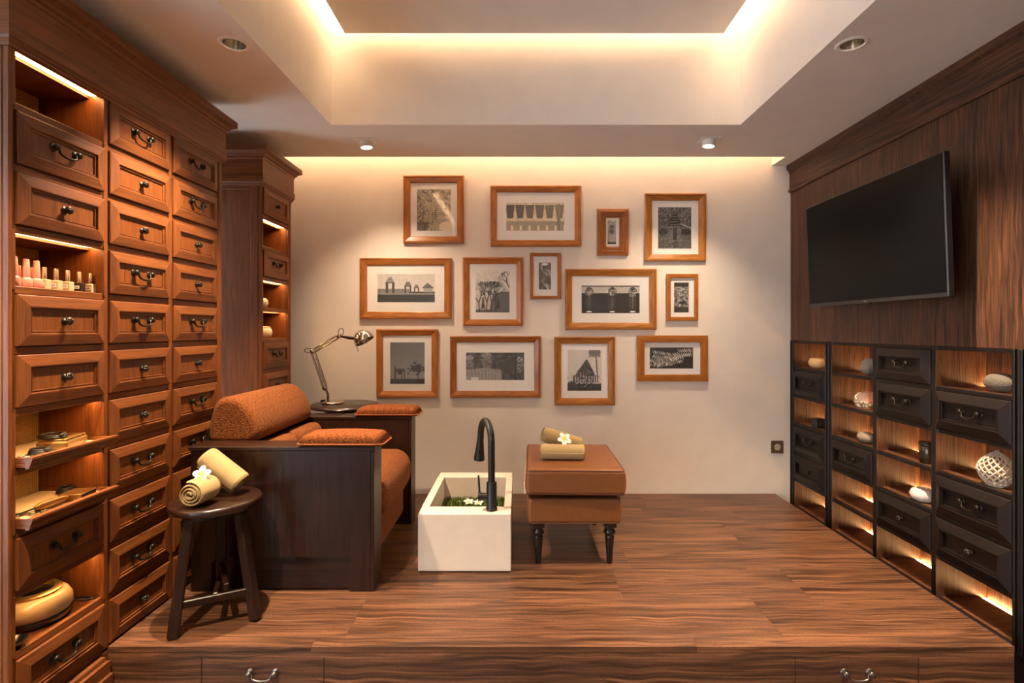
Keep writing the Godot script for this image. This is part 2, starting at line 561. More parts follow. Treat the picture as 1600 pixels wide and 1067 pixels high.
# ------------------------------------------------------------------ room shell
func make_shell() -> void:
	plate("floor", Vector3(-3.0, -0.1, -3.7), Vector3(2.3, 0, 3.6), M.floor, "walnut boarded floor of the room in front of the platform")
	plate("wall_back", Vector3(-2.2, 0, WALL_Z - 0.15), Vector3(2.3, 3.4, WALL_Z), M.plaster, "cream plastered wall carrying the pictures")
	var wl := plate("wall_left", Vector3(-2.15, 0, WALL_Z), Vector3(-1.95, 3.4, -2.88), M.plaster, "cream wall behind the tall cabinets")
	for s in [[Vector3(-2.15, 0, -2.54), Vector3(-1.95, 3.4, -1.30)], [Vector3(-2.15, 0, -2.88), Vector3(-1.95, 0.4, -2.54)], [Vector3(-2.15, 2.25, -2.88), Vector3(-1.95, 3.4, -2.54)], [Vector3(-2.5, 0, -1.45), Vector3(-2.15, 3.4, -1.30)]]:
		bpart("wall_piece", s[0] - wl.position, s[1] - wl.position, M.plaster, wl, 0.0)
	var w2 := Node3D.new()
	w2.name = "window_2"
	w2.set_meta("kind", "structure")
	w2.position = Vector3(-2.06, 0.40, -2.71)
	add_child(w2)
	bpart("pane", Vector3(-0.003, 0.03, -0.14), Vector3(0.003, 1.82, 0.14), M.glass, w2, 0.0)
	for s in [[-0.17, -0.14], [0.14, 0.17]]:
		bpart("window_frame", Vector3(-0.025, 0.0, s[0]), Vector3(0.025, 1.85, s[1]), M.white, w2)
	for s in [[0.0, 0.03], [1.82, 1.85]]:
		bpart("window_frame", Vector3(-0.0245, s[0], -0.14), Vector3(0.0245, s[1], 0.14), M.white, w2)
	plate("wall_return", Vector3(-3.0, 0, -1.45), Vector3(-2.40, 3.4, -1.30), M.plaster, "short cream wall beside the tall cabinet")
	plate("wall_rear", Vector3(-3.0, 0, 3.4), Vector3(2.3, 3.4, 3.6), M.plaster, "cream rear wall of the room")
	# side wall with a wide window
	var side := plate("wall_side", Vector3(-3.0, 0, -1.30), Vector3(-2.80, 3.4, -0.95), M.plaster, "cream side wall with a wide window")
	for s in [[Vector3(-3.0, 0, 3.05), Vector3(-2.80, 3.4, 3.4)], [Vector3(-3.0, 0, -0.95), Vector3(-2.80, 0.15, 3.05)], [Vector3(-3.0, 2.40, -0.95), Vector3(-2.80, 3.4, 3.05)]]:
		bpart("wall_piece", s[0] - side.position, s[1] - side.position, M.plaster, side, 0.0)
	var win := Node3D.new()
	win.name = "window_1"
	win.set_meta("kind", "structure")
	win.position = Vector3(-2.90, 0.15, 1.05)
	add_child(win)
	for k in 4:
		bpart("pane", Vector3(-0.003, 0.04, -1.97 + k * 1.0), Vector3(0.003, 2.21, -1.03 + k * 1.0), M.glass, win, 0.0)
	for k in 5:
		bpart("window_frame", Vector3(-0.03, 0.0, -2.0 + k * 0.985), Vector3(0.03, 2.25, -1.94 + k * 0.985), M.white, win)
	for s in [[0.0, 0.05], [2.20, 2.25]]:
		bpart("window_frame", Vector3(-0.031, s[0], -2.0), Vector3(0.031, s[1], 2.0), M.white, win)
	for s in [-1.0, 1.0]:
		var c := thing("curtain", "white gathered curtain hanging by the window near the tall cabinet" if s < 0 else "white gathered curtain hanging by the window near the rear wall", "curtain", Vector3(-2.72, 0.06, 1.05 + s * 1.85))
		var mb := MB.new()
		for i in 60:
			var p := []
			for e in 2:
				var t := float(i + e) / 60.0
				p.append(Vector3(0.03 * sin(t * TAU * 7.0), 0, -0.20 + 0.40 * t))
			var nn := Vector3(p[1].z - p[0].z, 0, -(p[1].x - p[0].x)).normalized()
			mb.quad(p[0], p[1], p[1] + Vector3.UP * 2.34, p[0] + Vector3.UP * 2.34, nn)
		part("drape", mb.put(), M.curtain, c)
		var hd := MB.new()
		hd.box(Vector3(0, 2.36, 0), Vector3(0.05, 0.05, 0.42), 0.01)
		part("heading", hd.put(), M.curtain, c)
	# ceiling: lowered border with a raised tray in the middle
	var up := 3.25
	plate("ceiling", Vector3(-3.0, up, -3.7), Vector3(2.3, up + 0.15, 3.6), M.ceiling, "upper ceiling of the raised tray")
	# back border stops short of the wall and leaves a light slot
	plate("ceiling_border_back", Vector3(-1.95, CEIL, -3.32), Vector3(1.70, up, -2.80), M.ceiling, "lowered ceiling border along the picture wall")
	plate("ceiling_slot_cover", Vector3(-1.95, CEIL + 0.42, WALL_Z), Vector3(1.70, up, -3.32), M.ceiling, "top of the light slot above the picture wall")
	for s in [["ceiling_border_left", -2.95, -1.007], ["ceiling_border_right", 1.193, 2.2]]:
		var cs := CSGBox3D.new()
		cs.name = s[0]
		cs.set_meta("kind", "structure")
		cs.set_meta("label", "lowered ceiling border above the tall cabinets" if s[1] < 0 else "lowered ceiling border along the panelled wall")
		var a := Vector3(s[1], CEIL, -3.32 if s[1] < 0 else WALL_Z)
		var b := Vector3(s[2], up, 3.4)
		if s[1] < 0:
			a.z = -2.80
		else:
			a.z = -2.80
		cs.size = b - a
		cs.position = (a + b) * 0.5
		cs.material = M.ceiling
		add_child(cs)
		for z in SPOT_Z:
			var h := CSGCylinder3D.new()
			h.name = "hole"
			h.operation = CSGShape3D.OPERATION_SUBTRACTION
			h.radius = 0.044
			h.height = 0.24
			h.sides = 32
			h.material = M.ceiling
			h.position = Vector3(LX if s[1] < 0 else RX, CEIL, z) - cs.position
			cs.add_child(h)
	plate("ceiling_border_corner", Vector3(1.70, CEIL, WALL_Z), Vector3(2.2, up, -2.80), M.ceiling, "corner of the lowered ceiling border beside the panelled wall")
	plate("ceiling_border_front", Vector3(-1.007, CEIL, 1.0), Vector3(1.193, up, 3.4), M.ceiling, "lowered ceiling border at the front of the room")
	# panel floating in the tray
	var pan := plate("ceiling_panel", Vector3(-0.905, 2.945, -2.72), Vector3(1.07, 3.02, 0.90), M.ceiling, "flat panel floating in the ceiling tray")
	bpart("hanger", Vector3(-0.55, 3.02, -2.35) - pan.position, Vector3(0.72, up, 0.55) - pan.position, M.ceiling, pan, 0.0)

const LX := -1.095
const RX := 1.285
const SPOT_Z := [-2.01, -0.95, 0.12]

func area(parent: Node, at: Vector3, size: Vector2, towards: Vector3, c: Color, e: float, called: String) -> AreaLight3D:
	var l := AreaLight3D.new()
	l.name = called
	l.area_size = size
	l.light_color = c
	l.light_energy = e
	l.area_range = 8.0
	l.area_attenuation = 2.0
	l.shadow_enabled = true
	parent.add_child(l, true)
	var z := -towards.normalized()
	# long side of the light lies along x of its axes
	var x := Vector3.UP.cross(z).normalized() if absf(z.y) < 0.99 else Vector3.RIGHT
	l.transform = Transform3D(Basis(x, z.cross(x), z), at)
	return l

func make_cove_lights() -> void:
	# strips on top of the floating panel, and one inside the slot at the wall
	var y := 3.035
	for s in [
		["picture-wall", Vector3(-0.78, y, -2.605), Vector3(0.945, y + 0.012, -2.59), Vector3(0, 0, -1)],
		["cabinet-side", Vector3(-0.795, y, -2.58), Vector3(-0.78, y + 0.012, 0.77), Vector3(-1, 0, 0)],
		["television-side", Vector3(0.945, y, -2.58), Vector3(0.96, y + 0.012, 0.77), Vector3(1, 0, 0)],
		["entrance", Vector3(-0.78, y, 0.77), Vector3(0.945, y + 0.012, 0.785), Vector3(0, 0, 1)]]:
		var c: Vector3 = (s[1] + s[2]) * 0.5
		var d: Vector3 = s[2] - s[1]
		var t := thing("cove_led_strip", "warm led strip hidden on the %s edge of the floating ceiling panel" % s[0], "light strip", c, 0.0, "ceiling tray strips")
		bpart("strip", -d * 0.5, d * 0.5, M.cove_led, t, 0.0)
		bpart("channel", Vector3(-d.x * 0.5, -0.021, -d.z * 0.5), Vector3(d.x * 0.5, -0.0062, d.z * 0.5), M.white, t, 0.0)
		var long := maxf(d.x, d.z)
		area(t, s[3] * 0.011, Vector2(long, 0.012), s[3] + Vector3.UP * 0.6, COVE, COVE_ENERGY * long, "strip_light")
	var t2 := thing("slot_led_strip", "warm led strip hidden in the slot above the picture wall", "light strip", Vector3(-0.12, CEIL + 0.33, -3.33))
	bpart("strip", Vector3(-1.8, -0.006, -0.006), Vector3(1.8, 0.006, 0.006), M.cove_led, t2, 0.0)
	bpart("channel", Vector3(-1.8, -0.012, 0.0062), Vector3(1.8, 0.012, 0.0098), M.white, t2, 0.0)
	area(t2, Vector3(0, 0, -0.010), Vector2(3.6, 0.012), Vector3(0, 0, -1), COVE, SLOT_ENERGY * 3.6, "strip_light")

func make_downlights() -> void:
	for side in 2:
		for k in SPOT_Z.size():
			var x: float = [LX, RX][side]
			var lab: String = [["recessed chrome downlight above the wooden stool", "recessed chrome downlight in front of the tall drawer cabinet", "recessed chrome downlight near the entrance beside the cabinet side"],
				["recessed chrome downlight above the television wall", "recessed chrome downlight in front of the platform on the panelled side", "recessed chrome downlight near the entrance on the panelled side"]][side][k]
			var t := thing("downlight", lab, "downlight", Vector3(x, CEIL, SPOT_Z[k]), 0.0, "recessed ceiling downlights")
			var mb := MB.new()
			mb.lathe([Vector2(0.0435, 0.0), Vector2(0.0435, -0.003), Vector2(0.050, -0.004), Vector2(0.057, -0.001), Vector2(0.058, 0.0002)], 40)
			part("trim_ring", mb.put(), M.white, t)
			mb = MB.new()
			mb.lathe([Vector2(0.041, 0.0), Vector2(0.0395, 0.02), Vector2(0.034, 0.05), Vector2(0.024, 0.075)], 40)
			part("reflector", mb.put(), M.chrome, t)
			mb = MB.new()
			mb.lathe([Vector2(0.0, 0.082), Vector2(0.022, 0.082), Vector2(0.022, 0.082), Vector2(0.022, 0.074), Vector2(0.022, 0.074), Vector2(0.0, 0.072)], 24)
			part("bulb", mb.put(), M.bulb, t)
			var l := SpotLight3D.new()
			l.name = "lamp_light"
			l.light_color = SPOT
			l.light_energy = SPOT_ENERGY
			l.light_size = 0.02
			l.spot_range = 9.0
			l.spot_attenuation = 2.0
			l.spot_angle = 45.0
			l.spot_angle_attenuation = 0.9
			l.shadow_enabled = true
			t.add_child(l)
			l.position = Vector3(0, 0.028, 0)
			l.rotation_degrees.x = -90.0
	# tilted spots over the picture wall
	var sp := [[Vector3(-0.888, CEIL, -3.04), Vector3(0.10, -1.0, -0.03), "white tilted ceiling spotlight above the armchair"], [Vector3(1.104, CEIL, -3.02), Vector3(-0.10, -1.0, -0.03), "white tilted ceiling spotlight near the television"]]
	for s in sp:
		var t := thing("spotlight", s[2], "spotlight", s[0], 0.0, "tilted ceiling spotlights")
		var mb := MB.new()
		mb.box(Vector3(0, -0.002, 0), Vector3(0.115, 0.004, 0.105), 0.0015)
		part("trim_plate", mb.put(), M.white, t)
		mb = MB.new()
		mb.lathe([Vector2(0.0, -0.0045), Vector2(0.044, -0.0045), Vector2(0.044, -0.0045), Vector2(0.044, -0.0062), Vector2(0.044, -0.0062), Vector2(0.0, -0.0062)], 32)
		part("socket_ring", mb.put(), M.white, t)
		var axis: Vector3 = s[1].normalized()
		var q := Quaternion(Vector3.DOWN, axis)
		mb = MB.new()
		mb.x = Transform3D(Basis(q), Vector3(0, -0.004, 0))
		mb.lathe([Vector2(0.0, -0.002), Vector2(0.036, -0.002), Vector2(0.037, -0.012), Vector2(0.036, -0.034), Vector2(0.035, -0.036), Vector2(0.031, -0.036), Vector2(0.031, -0.036), Vector2(0.0305, -0.034)], 32)
		part("body", mb.put(), M.white, t)
		mb = MB.new()
		mb.x = Transform3D(Basis(q), Vector3(0, -0.004, 0))
		mb.lathe([Vector2(0.0, -0.0345), Vector2(0.0305, -0.0345)], 32)
		part("lamp_face", mb.put(), M.bulb, t)
		var l := SpotLight3D.new()
		l.name = "lamp_light"
		l.light_color = SPOT
		l.light_energy = BACK_SPOT_ENERGY
		l.light_size = 0.015
		l.spot_range = 9.0
		l.spot_attenuation = 2.0
		l.spot_angle = 54.0
		l.spot_angle_attenuation = 0.9
		l.shadow_enabled = true
		t.add_child(l)
		l.position = Vector3(0, -0.004, 0) + axis * 0.045
		l.basis = Basis(Quaternion(Vector3.FORWARD, axis))

# ------------------------------------------------------------------ platform
func make_platform() -> void:
	var z0 := -1.81
	var x0 := -1.425
	var x1 := 1.722
	var t := thing("platform", "raised walnut platform with drawers in its front under the armchair", "platform", Vector3(0, 0, z0))
	bpart("body", Vector3(x0 + 0.01, 0, -1.685), Vector3(x1 - 0.01, PT - 0.021, -0.03), M.front_h, t, 0.0)
	# boards of the top, grain along x
	var deep := [0.06, 0.27, 0.27, 0.27, 0.27, 0.27, 0.28]
	var z := 0.0
	for r in deep.size():
		var cuts := [x0]
		if r > 0:
			cuts.append([-0.62, 0.43, -0.98, 0.1, 0.75, -0.3][r - 1])
			cuts.append([0.95, 1.2, 0.52, 1.15, 1.3, 0.8][r - 1])
		else:
			cuts.append(-0.72)
			cuts.append(0.62)
		cuts.append(x1)
		for k in cuts.size() - 1:
			bpart("plank", Vector3(cuts[k] + 0.0002, PT - 0.02, z - deep[r] + 0.0002), Vector3(cuts[k + 1] - 0.0002, PT, z - 0.0002), M["plank%d" % [(r * 3 + k * 2 + r / 2) % 4]], t, 0.0003)
		z -= deep[r]
	# front: frame boards and two drawers
	var dl := [[-1.10, -0.675], [0.962, 1.39]]
	var top := PT - 0.021
	bpart("front_board", Vector3(x0, top - 0.018, -0.03), Vector3(x1, top, -0.001), M.front_h, t, 0.0004)
	var xs := [x0, dl[0][0] - 0.001, dl[0][1] + 0.001, dl[1][0] - 0.001, dl[1][1] + 0.001, x1]
	for k in 3:
		bpart("front_board", Vector3(xs[2 * k], 0, -0.03), Vector3(xs[2 * k + 1], top - 0.0185, -0.001), M.front_h, t, 0.0004)
	for k in 2:
		var a: float = dl[k][0]
		var b: float = dl[k][1]
		var d := bpart("drawer", Vector3(a + 0.001, 0.02, -0.02), Vector3(b - 0.001, top - 0.0195, -0.0015), M.front_h, t, 0.001)
		var h := part("handle", bail_mesh(0.088, 0.020, 0.0055), M.pewter, d)
		h.position = Vector3(0, 0.209 - d.position.y, 0.0092)

# two round posts and a hanging bar; faces +z
func bail_mesh(w: float, drop: float, r: float) -> Mesh:
	var key := "bail%.3f%.3f" % [w, drop]
	if mesh_cache.has(key):
		return mesh_cache[key]
	var mb := MB.new()
	for s in [-1.0, 1.0]:
		mb.x = Transform3D(Basis(Vector3.RIGHT, PI / 2), Vector3(s * w * 0.5, 0, 0))
		mb.lathe([Vector2(0.0, -0.0005), Vector2(0.0145, 0.0), Vector2(0.0140, 0.002), Vector2(0.009, 0.0035), Vector2(0.0055, 0.005), Vector2(0.0055, 0.008), Vector2(0.0095, 0.010), Vector2(0.0108, 0.0135), Vector2(0.009, 0.017), Vector2(0.004, 0.0192), Vector2(0.0, 0.0195)], 14)
	mb.x = Transform3D.IDENTITY
	var pts := []
	var inset := w * 0.14
	pts.append(Vector3(-w * 0.5, 0, 0.0085))
	pts.append(Vector3(-w * 0.5 + inset * 0.6, 0.001, 0.0095))
	pts.append(Vector3(-w * 0.5 + inset, -drop * 0.35, 0.012))
	for i in 9:
		var a := PI * i / 8.0
		pts.append(Vector3(-cos(a) * (w * 0.5 - inset), -drop * 0.55 - sin(a) * drop * 0.45, 0.013 + 0.003 * sin(a)))
	pts.append(Vector3(w * 0.5 - inset, -drop * 0.35, 0.012))
	pts.append(Vector3(w * 0.5 - inset * 0.6, 0.001, 0.0095))
	pts.append(Vector3(w * 0.5, 0, 0.0085))
	mb.tube(pts, [r * 0.62], 8)
	mesh_cache[key] = mb.put()
	return mesh_cache[key]

func knob_mesh() -> Mesh:
	if mesh_cache.has("knob"):
		return mesh_cache.knob
	var mb := MB.new()
	mb.x = Transform3D(Basis(Vector3.RIGHT, PI / 2), Vector3.ZERO)
	mb.lathe([Vector2(0.0, -0.0005), Vector2(0.012, 0.0), Vector2(0.012, 0.002), Vector2(0.006, 0.005), Vector2(0.0055, 0.008), Vector2(0.010, 0.0105), Vector2(0.0125, 0.0135), Vector2(0.0125, 0.017), Vector2(0.009, 0.021), Vector2(0.0, 0.0222)], 16)
	# fluted petals round the front
	for k in 8:
		var a := TAU * k / 8.0
		var d := Vector3(cos(a), 0, sin(a))
		mb.tube([d * 0.004 + Vector3.UP * 0.022, d * 0.009 + Vector3.UP * 0.0205, d * 0.0128 + Vector3.UP * 0.015], [0.0012, 0.002, 0.0016], 5)
	mesh_cache.knob = mb.put()
	return mesh_cache.knob

# mitred raised frame of a drawer front, faces +z; surface 0 = rails, surface 1 = stiles
func drawer_mesh(w: float, h: float, fw: float, proud: float) -> ArrayMesh:
	var key := "drawer%.3f,%.3f,%.3f,%.3f" % [w, h, fw, proud]
	if mesh_cache.has(key):
		return mesh_cache[key]
	var pr := [Vector2(0, -0.016), Vector2(0, 0.002), Vector2(0.002, 0.004), Vector2(fw - 0.004, proud), Vector2(fw, proud), Vector2(fw + 0.0005, proud - 0.005), Vector2(fw + 0.0045, proud - 0.006), Vector2(fw + 0.006, proud - 0.0045), Vector2(fw + 0.0085, proud - 0.0045), Vector2(fw + 0.009, -0.001)]
	var m2 := [MB.new(), MB.new(), MB.new()]
	for i in pr.size() - 1:
		var p: Vector2 = pr[i]
		var q: Vector2 = pr[i + 1]
		for s in [-1.0, 1.0]:
			var t := q - p
			# rails
			var nn := Vector3(0, s * t.y, t.x).normalized()
			m2[0 if i < 4 else 2].quad(Vector3(-w / 2 + p.x, s * (h / 2 - p.x), p.y), Vector3(w / 2 - p.x, s * (h / 2 - p.x), p.y), Vector3(w / 2 - q.x, s * (h / 2 - q.x), q.y), Vector3(-w / 2 + q.x, s * (h / 2 - q.x), q.y), nn)
			nn = Vector3(s * t.y, 0, t.x).normalized()
			m2[1 if i < 4 else 2].quad(Vector3(s * (w / 2 - p.x), -h / 2 + p.x, p.y), Vector3(s * (w / 2 - p.x), h / 2 - p.x, p.y), Vector3(s * (w / 2 - q.x), h / 2 - q.x, q.y), Vector3(s * (w / 2 - q.x), -h / 2 + q.x, q.y), nn)
	var am: ArrayMesh = m2[0].put()
	m2[1].put(am)
	m2[2].put(am)
	mesh_cache[key] = am
	return am

func make_drawer(cab: Node3D, at: Vector3, w: float, h: float, kind: String, hm: Material, vm: Material, pm: Material, fw := 0.035, proud := 0.012, line: Material = null) -> void:
	var o := MeshInstance3D.new()
	o.name = "drawer"
	o.mesh = drawer_mesh(w, h, fw, proud)
	o.set_surface_override_material(0, hm)
	o.set_surface_override_material(1, vm)
	o.set_surface_override_material(2, line if line else hm)
	cab.add_child(o, true)
	o.position = at
	bpart("panel", Vector3(-w / 2 + fw, -h / 2 + fw, -0.008), Vector3(w / 2 - fw, h / 2 - fw, 0.001), pm, o, 0.0)
	if kind == "knob":
		part("knob", knob_mesh(), M.bronze, o, Vector3(0, 0, 0.001))
	elif kind == "bail":
		part("handle", bail_mesh(0.082, 0.024, 0.0062), M.bronze, o, Vector3(0, 0.010, 0.001))
	elif kind == "loose":
		# a bail whose bar hangs askew
		var hd := part("handle", bail_mesh(0.082, 0.024, 0.0062), M.bronze, o, Vector3(0, 0.004, 0.001))
		hd.rotation.z = 0.06

# moulding that runs round three sides of a cabinet top: profile (out, up), front at z = 0, from x0 to x1, back to z = -deep
func moulding(pr: Array, x0: float, x1: float, deep: float) -> ArrayMesh:
	var mb := MB.new()
	for i in pr.size() - 1:
		var p: Vector2 = pr[i]
		var q: Vector2 = pr[i + 1]
		var t := q - p
		var nn := Vector2(t.y, -t.x).normalized()
		mb.quad(Vector3(x0 - p.x, p.y, p.x), Vector3(x1 + p.x, p.y, p.x), Vector3(x1 + q.x, q.y, q.x), Vector3(x0 - q.x, q.y, q.x), Vector3(0, nn.y, nn.x))
		mb.quad(Vector3(x0 - p.x, p.y, p.x), Vector3(x0 - q.x, q.y, q.x), Vector3(x0 - q.x, q.y, -deep), Vector3(x0 - p.x, p.y, -deep), Vector3(-nn.x, nn.y, 0))
		mb.quad(Vector3(x1 + p.x, p.y, p.x), Vector3(x1 + q.x, q.y, q.x), Vector3(x1 + q.x, q.y, -deep), Vector3(x1 + p.x, p.y, -deep), Vector3(nn.x, nn.y, 0))
	return mb.put()

# ------------------------------------------------------------------ right panelled wall
func make_right_wall() -> void:
	var w := plate("wall_right", Vector3(2.06, 0, WALL_Z), Vector3(2.25, CEIL, 3.4), M.plaster, "walnut panelled wall carrying the television")
	var y0 := PT + 1.029
	var y1 := CEIL - 0.17
	# upright boards of the upper wall
	var z := WALL_Z
	var k := 0
	var wid := [0.075, 0.12, 0.10, 0.12, 0.11, 0.12, 0.13, 0.115, 0.12, 0.10, 0.13]
	while z < 3.38:
		var b := minf(z + wid[k % wid.size()] * 1.15, 3.399)
		bpart("board", Vector3(FACE_R, y0 if z < -1.86 else 0.0, z + 0.0003) - w.position, Vector3(FACE_R + 0.02, y1, b - 0.0003) - w.position, M["wall_board%d" % [(k * 3 + k / 3) % 4]], w, 0.0006)
		z = b
		k += 1
	bpart("backing", Vector3(FACE_R + 0.021, y0, WALL_Z) - w.position, Vector3(2.06, CEIL, 3.4) - w.position, M.dark_h, w, 0.0)
	# cornice: steps of the crown along the wall
	var pr := [Vector2(0.0, y1 - 0.012), Vector2(0.012, y1 - 0.012), Vector2(0.016, y1 - 0.004), Vector2(0.016, y1 + 0.004), Vector2(0.008, y1 + 0.010), Vector2(0.008, y1 + 0.115), Vector2(0.013, y1 + 0.120), Vector2(0.013, y1 + 0.130), Vector2(0.026, y1 + 0.140), Vector2(0.028, y1 + 0.170)]
	var mb := MB.new()
	for i in pr.size() - 1:
		var p: Vector2 = pr[i]
		var q: Vector2 = pr[i + 1]
		var t := q - p
		var nn := Vector2(t.y, -t.x).normalized()
		mb.quad(Vector3(FACE_R - p.x, p.y, WALL_Z), Vector3(FACE_R - p.x, p.y, 3.4), Vector3(FACE_R - q.x, q.y, 3.4), Vector3(FACE_R - q.x, q.y, WALL_Z), Vector3(-nn.x, nn.y, 0))
	var c := part("cornice", mb.put(), M.walnut_h, w)
	c.position = -w.position

# ------------------------------------------------------------------ tall cabinets on the left
const ROW := 0.1745
const ROW_TOP := 2.212
const COLW := 0.337
const OPEN := 0.317

func niche(cab: Node3D, x0: float, x1: float, y0: float, y1: float, deep: float, at_top: bool, wall_m: Material, shelf_m: Material, back_m: Material, energy: float) -> void:
	var b := 0.0095
	bpart("side_board", Vector3(x0 - b, y0 - 0.01, -deep), Vector3(x0, y1 + 0.009, -0.001), wall_m, cab, 0.0)
	bpart("side_board", Vector3(x1, y0 - 0.01, -deep), Vector3(x1 + b, y1 + 0.009, -0.001), wall_m, cab, 0.0)
	bpart("back_board", Vector3(x0 - b, y0 - 0.01, -deep - 0.01), Vector3(x1 + b, y1 + 0.01, -deep), back_m, cab, 0.0)
	if at_top:
		bpart("shelf", Vector3(x0, y0 - 0.01, -deep), Vector3(x1, y0, -0.0205), shelf_m, cab, 0.0)
		bpart("top_board", Vector3(x0, y1 - 0.004, -deep), Vector3(x1, y1 + 0.009, -0.052), shelf_m, cab, 0.0)
		bpart("led_strip", Vector3(x0 + 0.002, y1 + 0.004, -0.048), Vector3(x1 - 0.002, y1 + 0.008, -0.026), M.led, cab, 0.0)
		bpart("strip_cover", Vector3(x0, y1 + 0.0082, -0.052), Vector3(x1, y1 + 0.010, -0.0205), wall_m, cab, 0.0)
		area(cab, Vector3((x0 + x1) / 2, y1 + 0.003, -0.037), Vector2(x1 - x0 - 0.004, 0.02), Vector3.DOWN, LED, energy, "strip_light")
	else:
		bpart("shelf", Vector3(x0, y0 - 0.009, -deep + 0.032), Vector3(x1, y0, -0.0205), shelf_m, cab, 0.0)
		bpart("top_board", Vector3(x0, y1, -deep), Vector3(x1, y1 + 0.004, -0.0205), wall_m, cab, 0.0)
		bpart("led_strip", Vector3(x0 + 0.002, y0 - 0.0085, -deep + 0.004), Vector3(x1 - 0.002, y0 - 0.006, -deep + 0.020), M.led_r, cab, 0.0)
		bpart("strip_cover", Vector3(x0, y0 - 0.0115, -deep), Vector3(x1, y0 - 0.0095, -0.0205), wall_m, cab, 0.0)
		area(cab, Vector3((x0 + x1) / 2, y0 - 0.005, -deep + 0.012), Vector2(x1 - x0 - 0.004, 0.016), Vector3.UP, LED, energy, "strip_light")

func tall_cabinet(label: String, z_near: float, cols: Array) -> Node3D:
	var n := cols.size()
	var far_stile := 0.040
	var W := 0.020 + n * COLW - (COLW - OPEN) + far_stile
	var deep := 0.40
	var cab := thing("drawer_cabinet", label, "cabinet", Vector3(FACE_L, 0, z_near), PI / 2)
	var y_bot := ROW_TOP - 11 * ROW
	var r := 0.011 # half a rail
	# carcass
	bpart("side_panel", Vector3(0.006, 0, -deep), Vector3(0.0105, ROW_TOP, -0.02), M.teak_v, cab, 0.0)
	bpart("side_stile", Vector3(0.0, 0, -0.062), Vector3(0.006, ROW_TOP, -0.0202), M.teak_v, cab, 0.002)
	bpart("side_stile", Vector3(0.0, 0, -deep), Vector3(0.006, ROW_TOP, -deep + 0.05), M.teak_v, cab, 0.002)
	bpart("side_rail", Vector3(0.0, ROW_TOP - 0.03, -deep + 0.0502), Vector3(0.006, ROW_TOP, -0.0622), M.teak_h, cab, 0.002)
	bpart("side_panel", Vector3(W - 0.0105, 0, -deep), Vector3(W, ROW_TOP, -0.02), M.teak_v, cab, 0.0)
	bpart("back_panel", Vector3(0.0, 0, -deep - 0.012), Vector3(W, ROW_TOP, -deep - 0.0002), M.teak_v, cab, 0.0)
	bpart("top_panel", Vector3(0.0, ROW_TOP + 0.0002, -deep), Vector3(W, ROW_TOP + 0.19, -0.001), M.teak_h, cab, 0.0)
	# stiles and dividers of the face
	bpart("stile", Vector3(0, 0, -0.02), Vector3(0.012, ROW_TOP, 0.0), M.teak_v, cab, 0.003)
	bpart("bead", Vector3(0.0122, 0, -0.02), Vector3(0.020, ROW_TOP, -0.003), M.teak_v, cab, 0.003)
	var xe := W - far_stile
	bpart("bead", Vector3(xe, 0, -0.02), Vector3(xe + 0.010, ROW_TOP, -0.003), M.teak_v, cab, 0.003)
	bpart("stile", Vector3(xe + 0.0102, 0, -0.02), Vector3(xe + 0.024, ROW_TOP, 0.0025), M.teak_v, cab, 0.004)
	bpart("stile", Vector3(xe + 0.0242, 0, -0.02), Vector3(W, ROW_TOP, 0.0), M.teak_v, cab, 0.003)
	for c in n - 1:
		var xd := 0.020 + (c + 1) * COLW - 0.020
		bpart("divider", Vector3(xd, y_bot, -0.02), Vector3(xd + 0.020, ROW_TOP, -0.003), M.teak_v, cab, 0.0015)
	for c in n:
		var x0 := 0.020 + c * COLW
		var x1 := x0 + OPEN
		for k in 12:
			var y := ROW_TOP - k * ROW
			bpart("rail", Vector3(x0 + 0.0002, y - r, -0.02), Vector3(x1 - 0.0002, y + r if k > 0 else y, -0.005), M.teak_h, cab, 0.0015)
		for k in 11:
			var kind: String = cols[c][k]
			var yc := ROW_TOP - (k + 0.5) * ROW
			var y0 := yc - ROW / 2 + r
			var y1 := yc + ROW / 2 - r
			if kind.begins_with("niche"):
				niche(cab, x0, x1, y0, y1, 0.226, true, M.teak_v, M.teak_h, M.rattan, NICHE_L)
				if kind == "niche_tray":
					var tr := bpart("tray", Vector3(x0 + 0.003, y0 + 0.004, -0.212), Vector3(x1 - 0.003, y0 + 0.016, 0.040), M.teak_h, cab, 0.001)
					var lip := MB.new()
					lip.x = Transform3D(Basis(Vector3.UP, PI / 2), Vector3(x0 + 0.001, y0, 0))
					# front lip, bevelled outwards; cross-section seen along x
					lip.prism(PackedVector2Array([Vector2(-0.026, 0.0), Vector2(-0.036, 0.002), Vector2(-0.046, 0.028), Vector2(-0.046, 0.034), Vector2(-0.028, 0.034), Vector2(-0.026, 0.018)]), 0.0, x1 - x0 + 0.006)
					var lp := part("tray_front", lip.put(), M.teak_h, tr)
					lp.position = -tr.position
					bpart("tray_side", Vector3(x0 + 0.003, y0 + 0.0162, -0.212) - tr.position, Vector3(x0 + 0.010, y0 + 0.032, 0.026) - tr.position, M.teak_h, tr, 0.001)
					bpart("tray_side", Vector3(x1 - 0.010, y0 + 0.0162, -0.212) - tr.position, Vector3(x1 - 0.003, y0 + 0.032, 0.026) - tr.position, M.teak_h, tr, 0.001)
					bpart("liner", Vector3(x0 + 0.0105, y0 + 0.0163, -0.210) - tr.position, Vector3(x1 - 0.0105, y0 + 0.020, 0.0255) - tr.position, M.linen, tr, 0.001)
			else:
				var v := (c * 7 + k * 5 + k / 3) % 4
				var pull := kind
				make_drawer(cab, Vector3((x0 + x1) / 2, yc, 0.0), OPEN - 0.004, ROW - 2 * r - 0.004, pull, M["drawer_h%d" % v], M["drawer_v%d" % ((v + k) % 4)], M["drawer_p%d" % ((v + 1) % 4)], 0.035, 0.0095)
	# crown
	var t := ROW_TOP
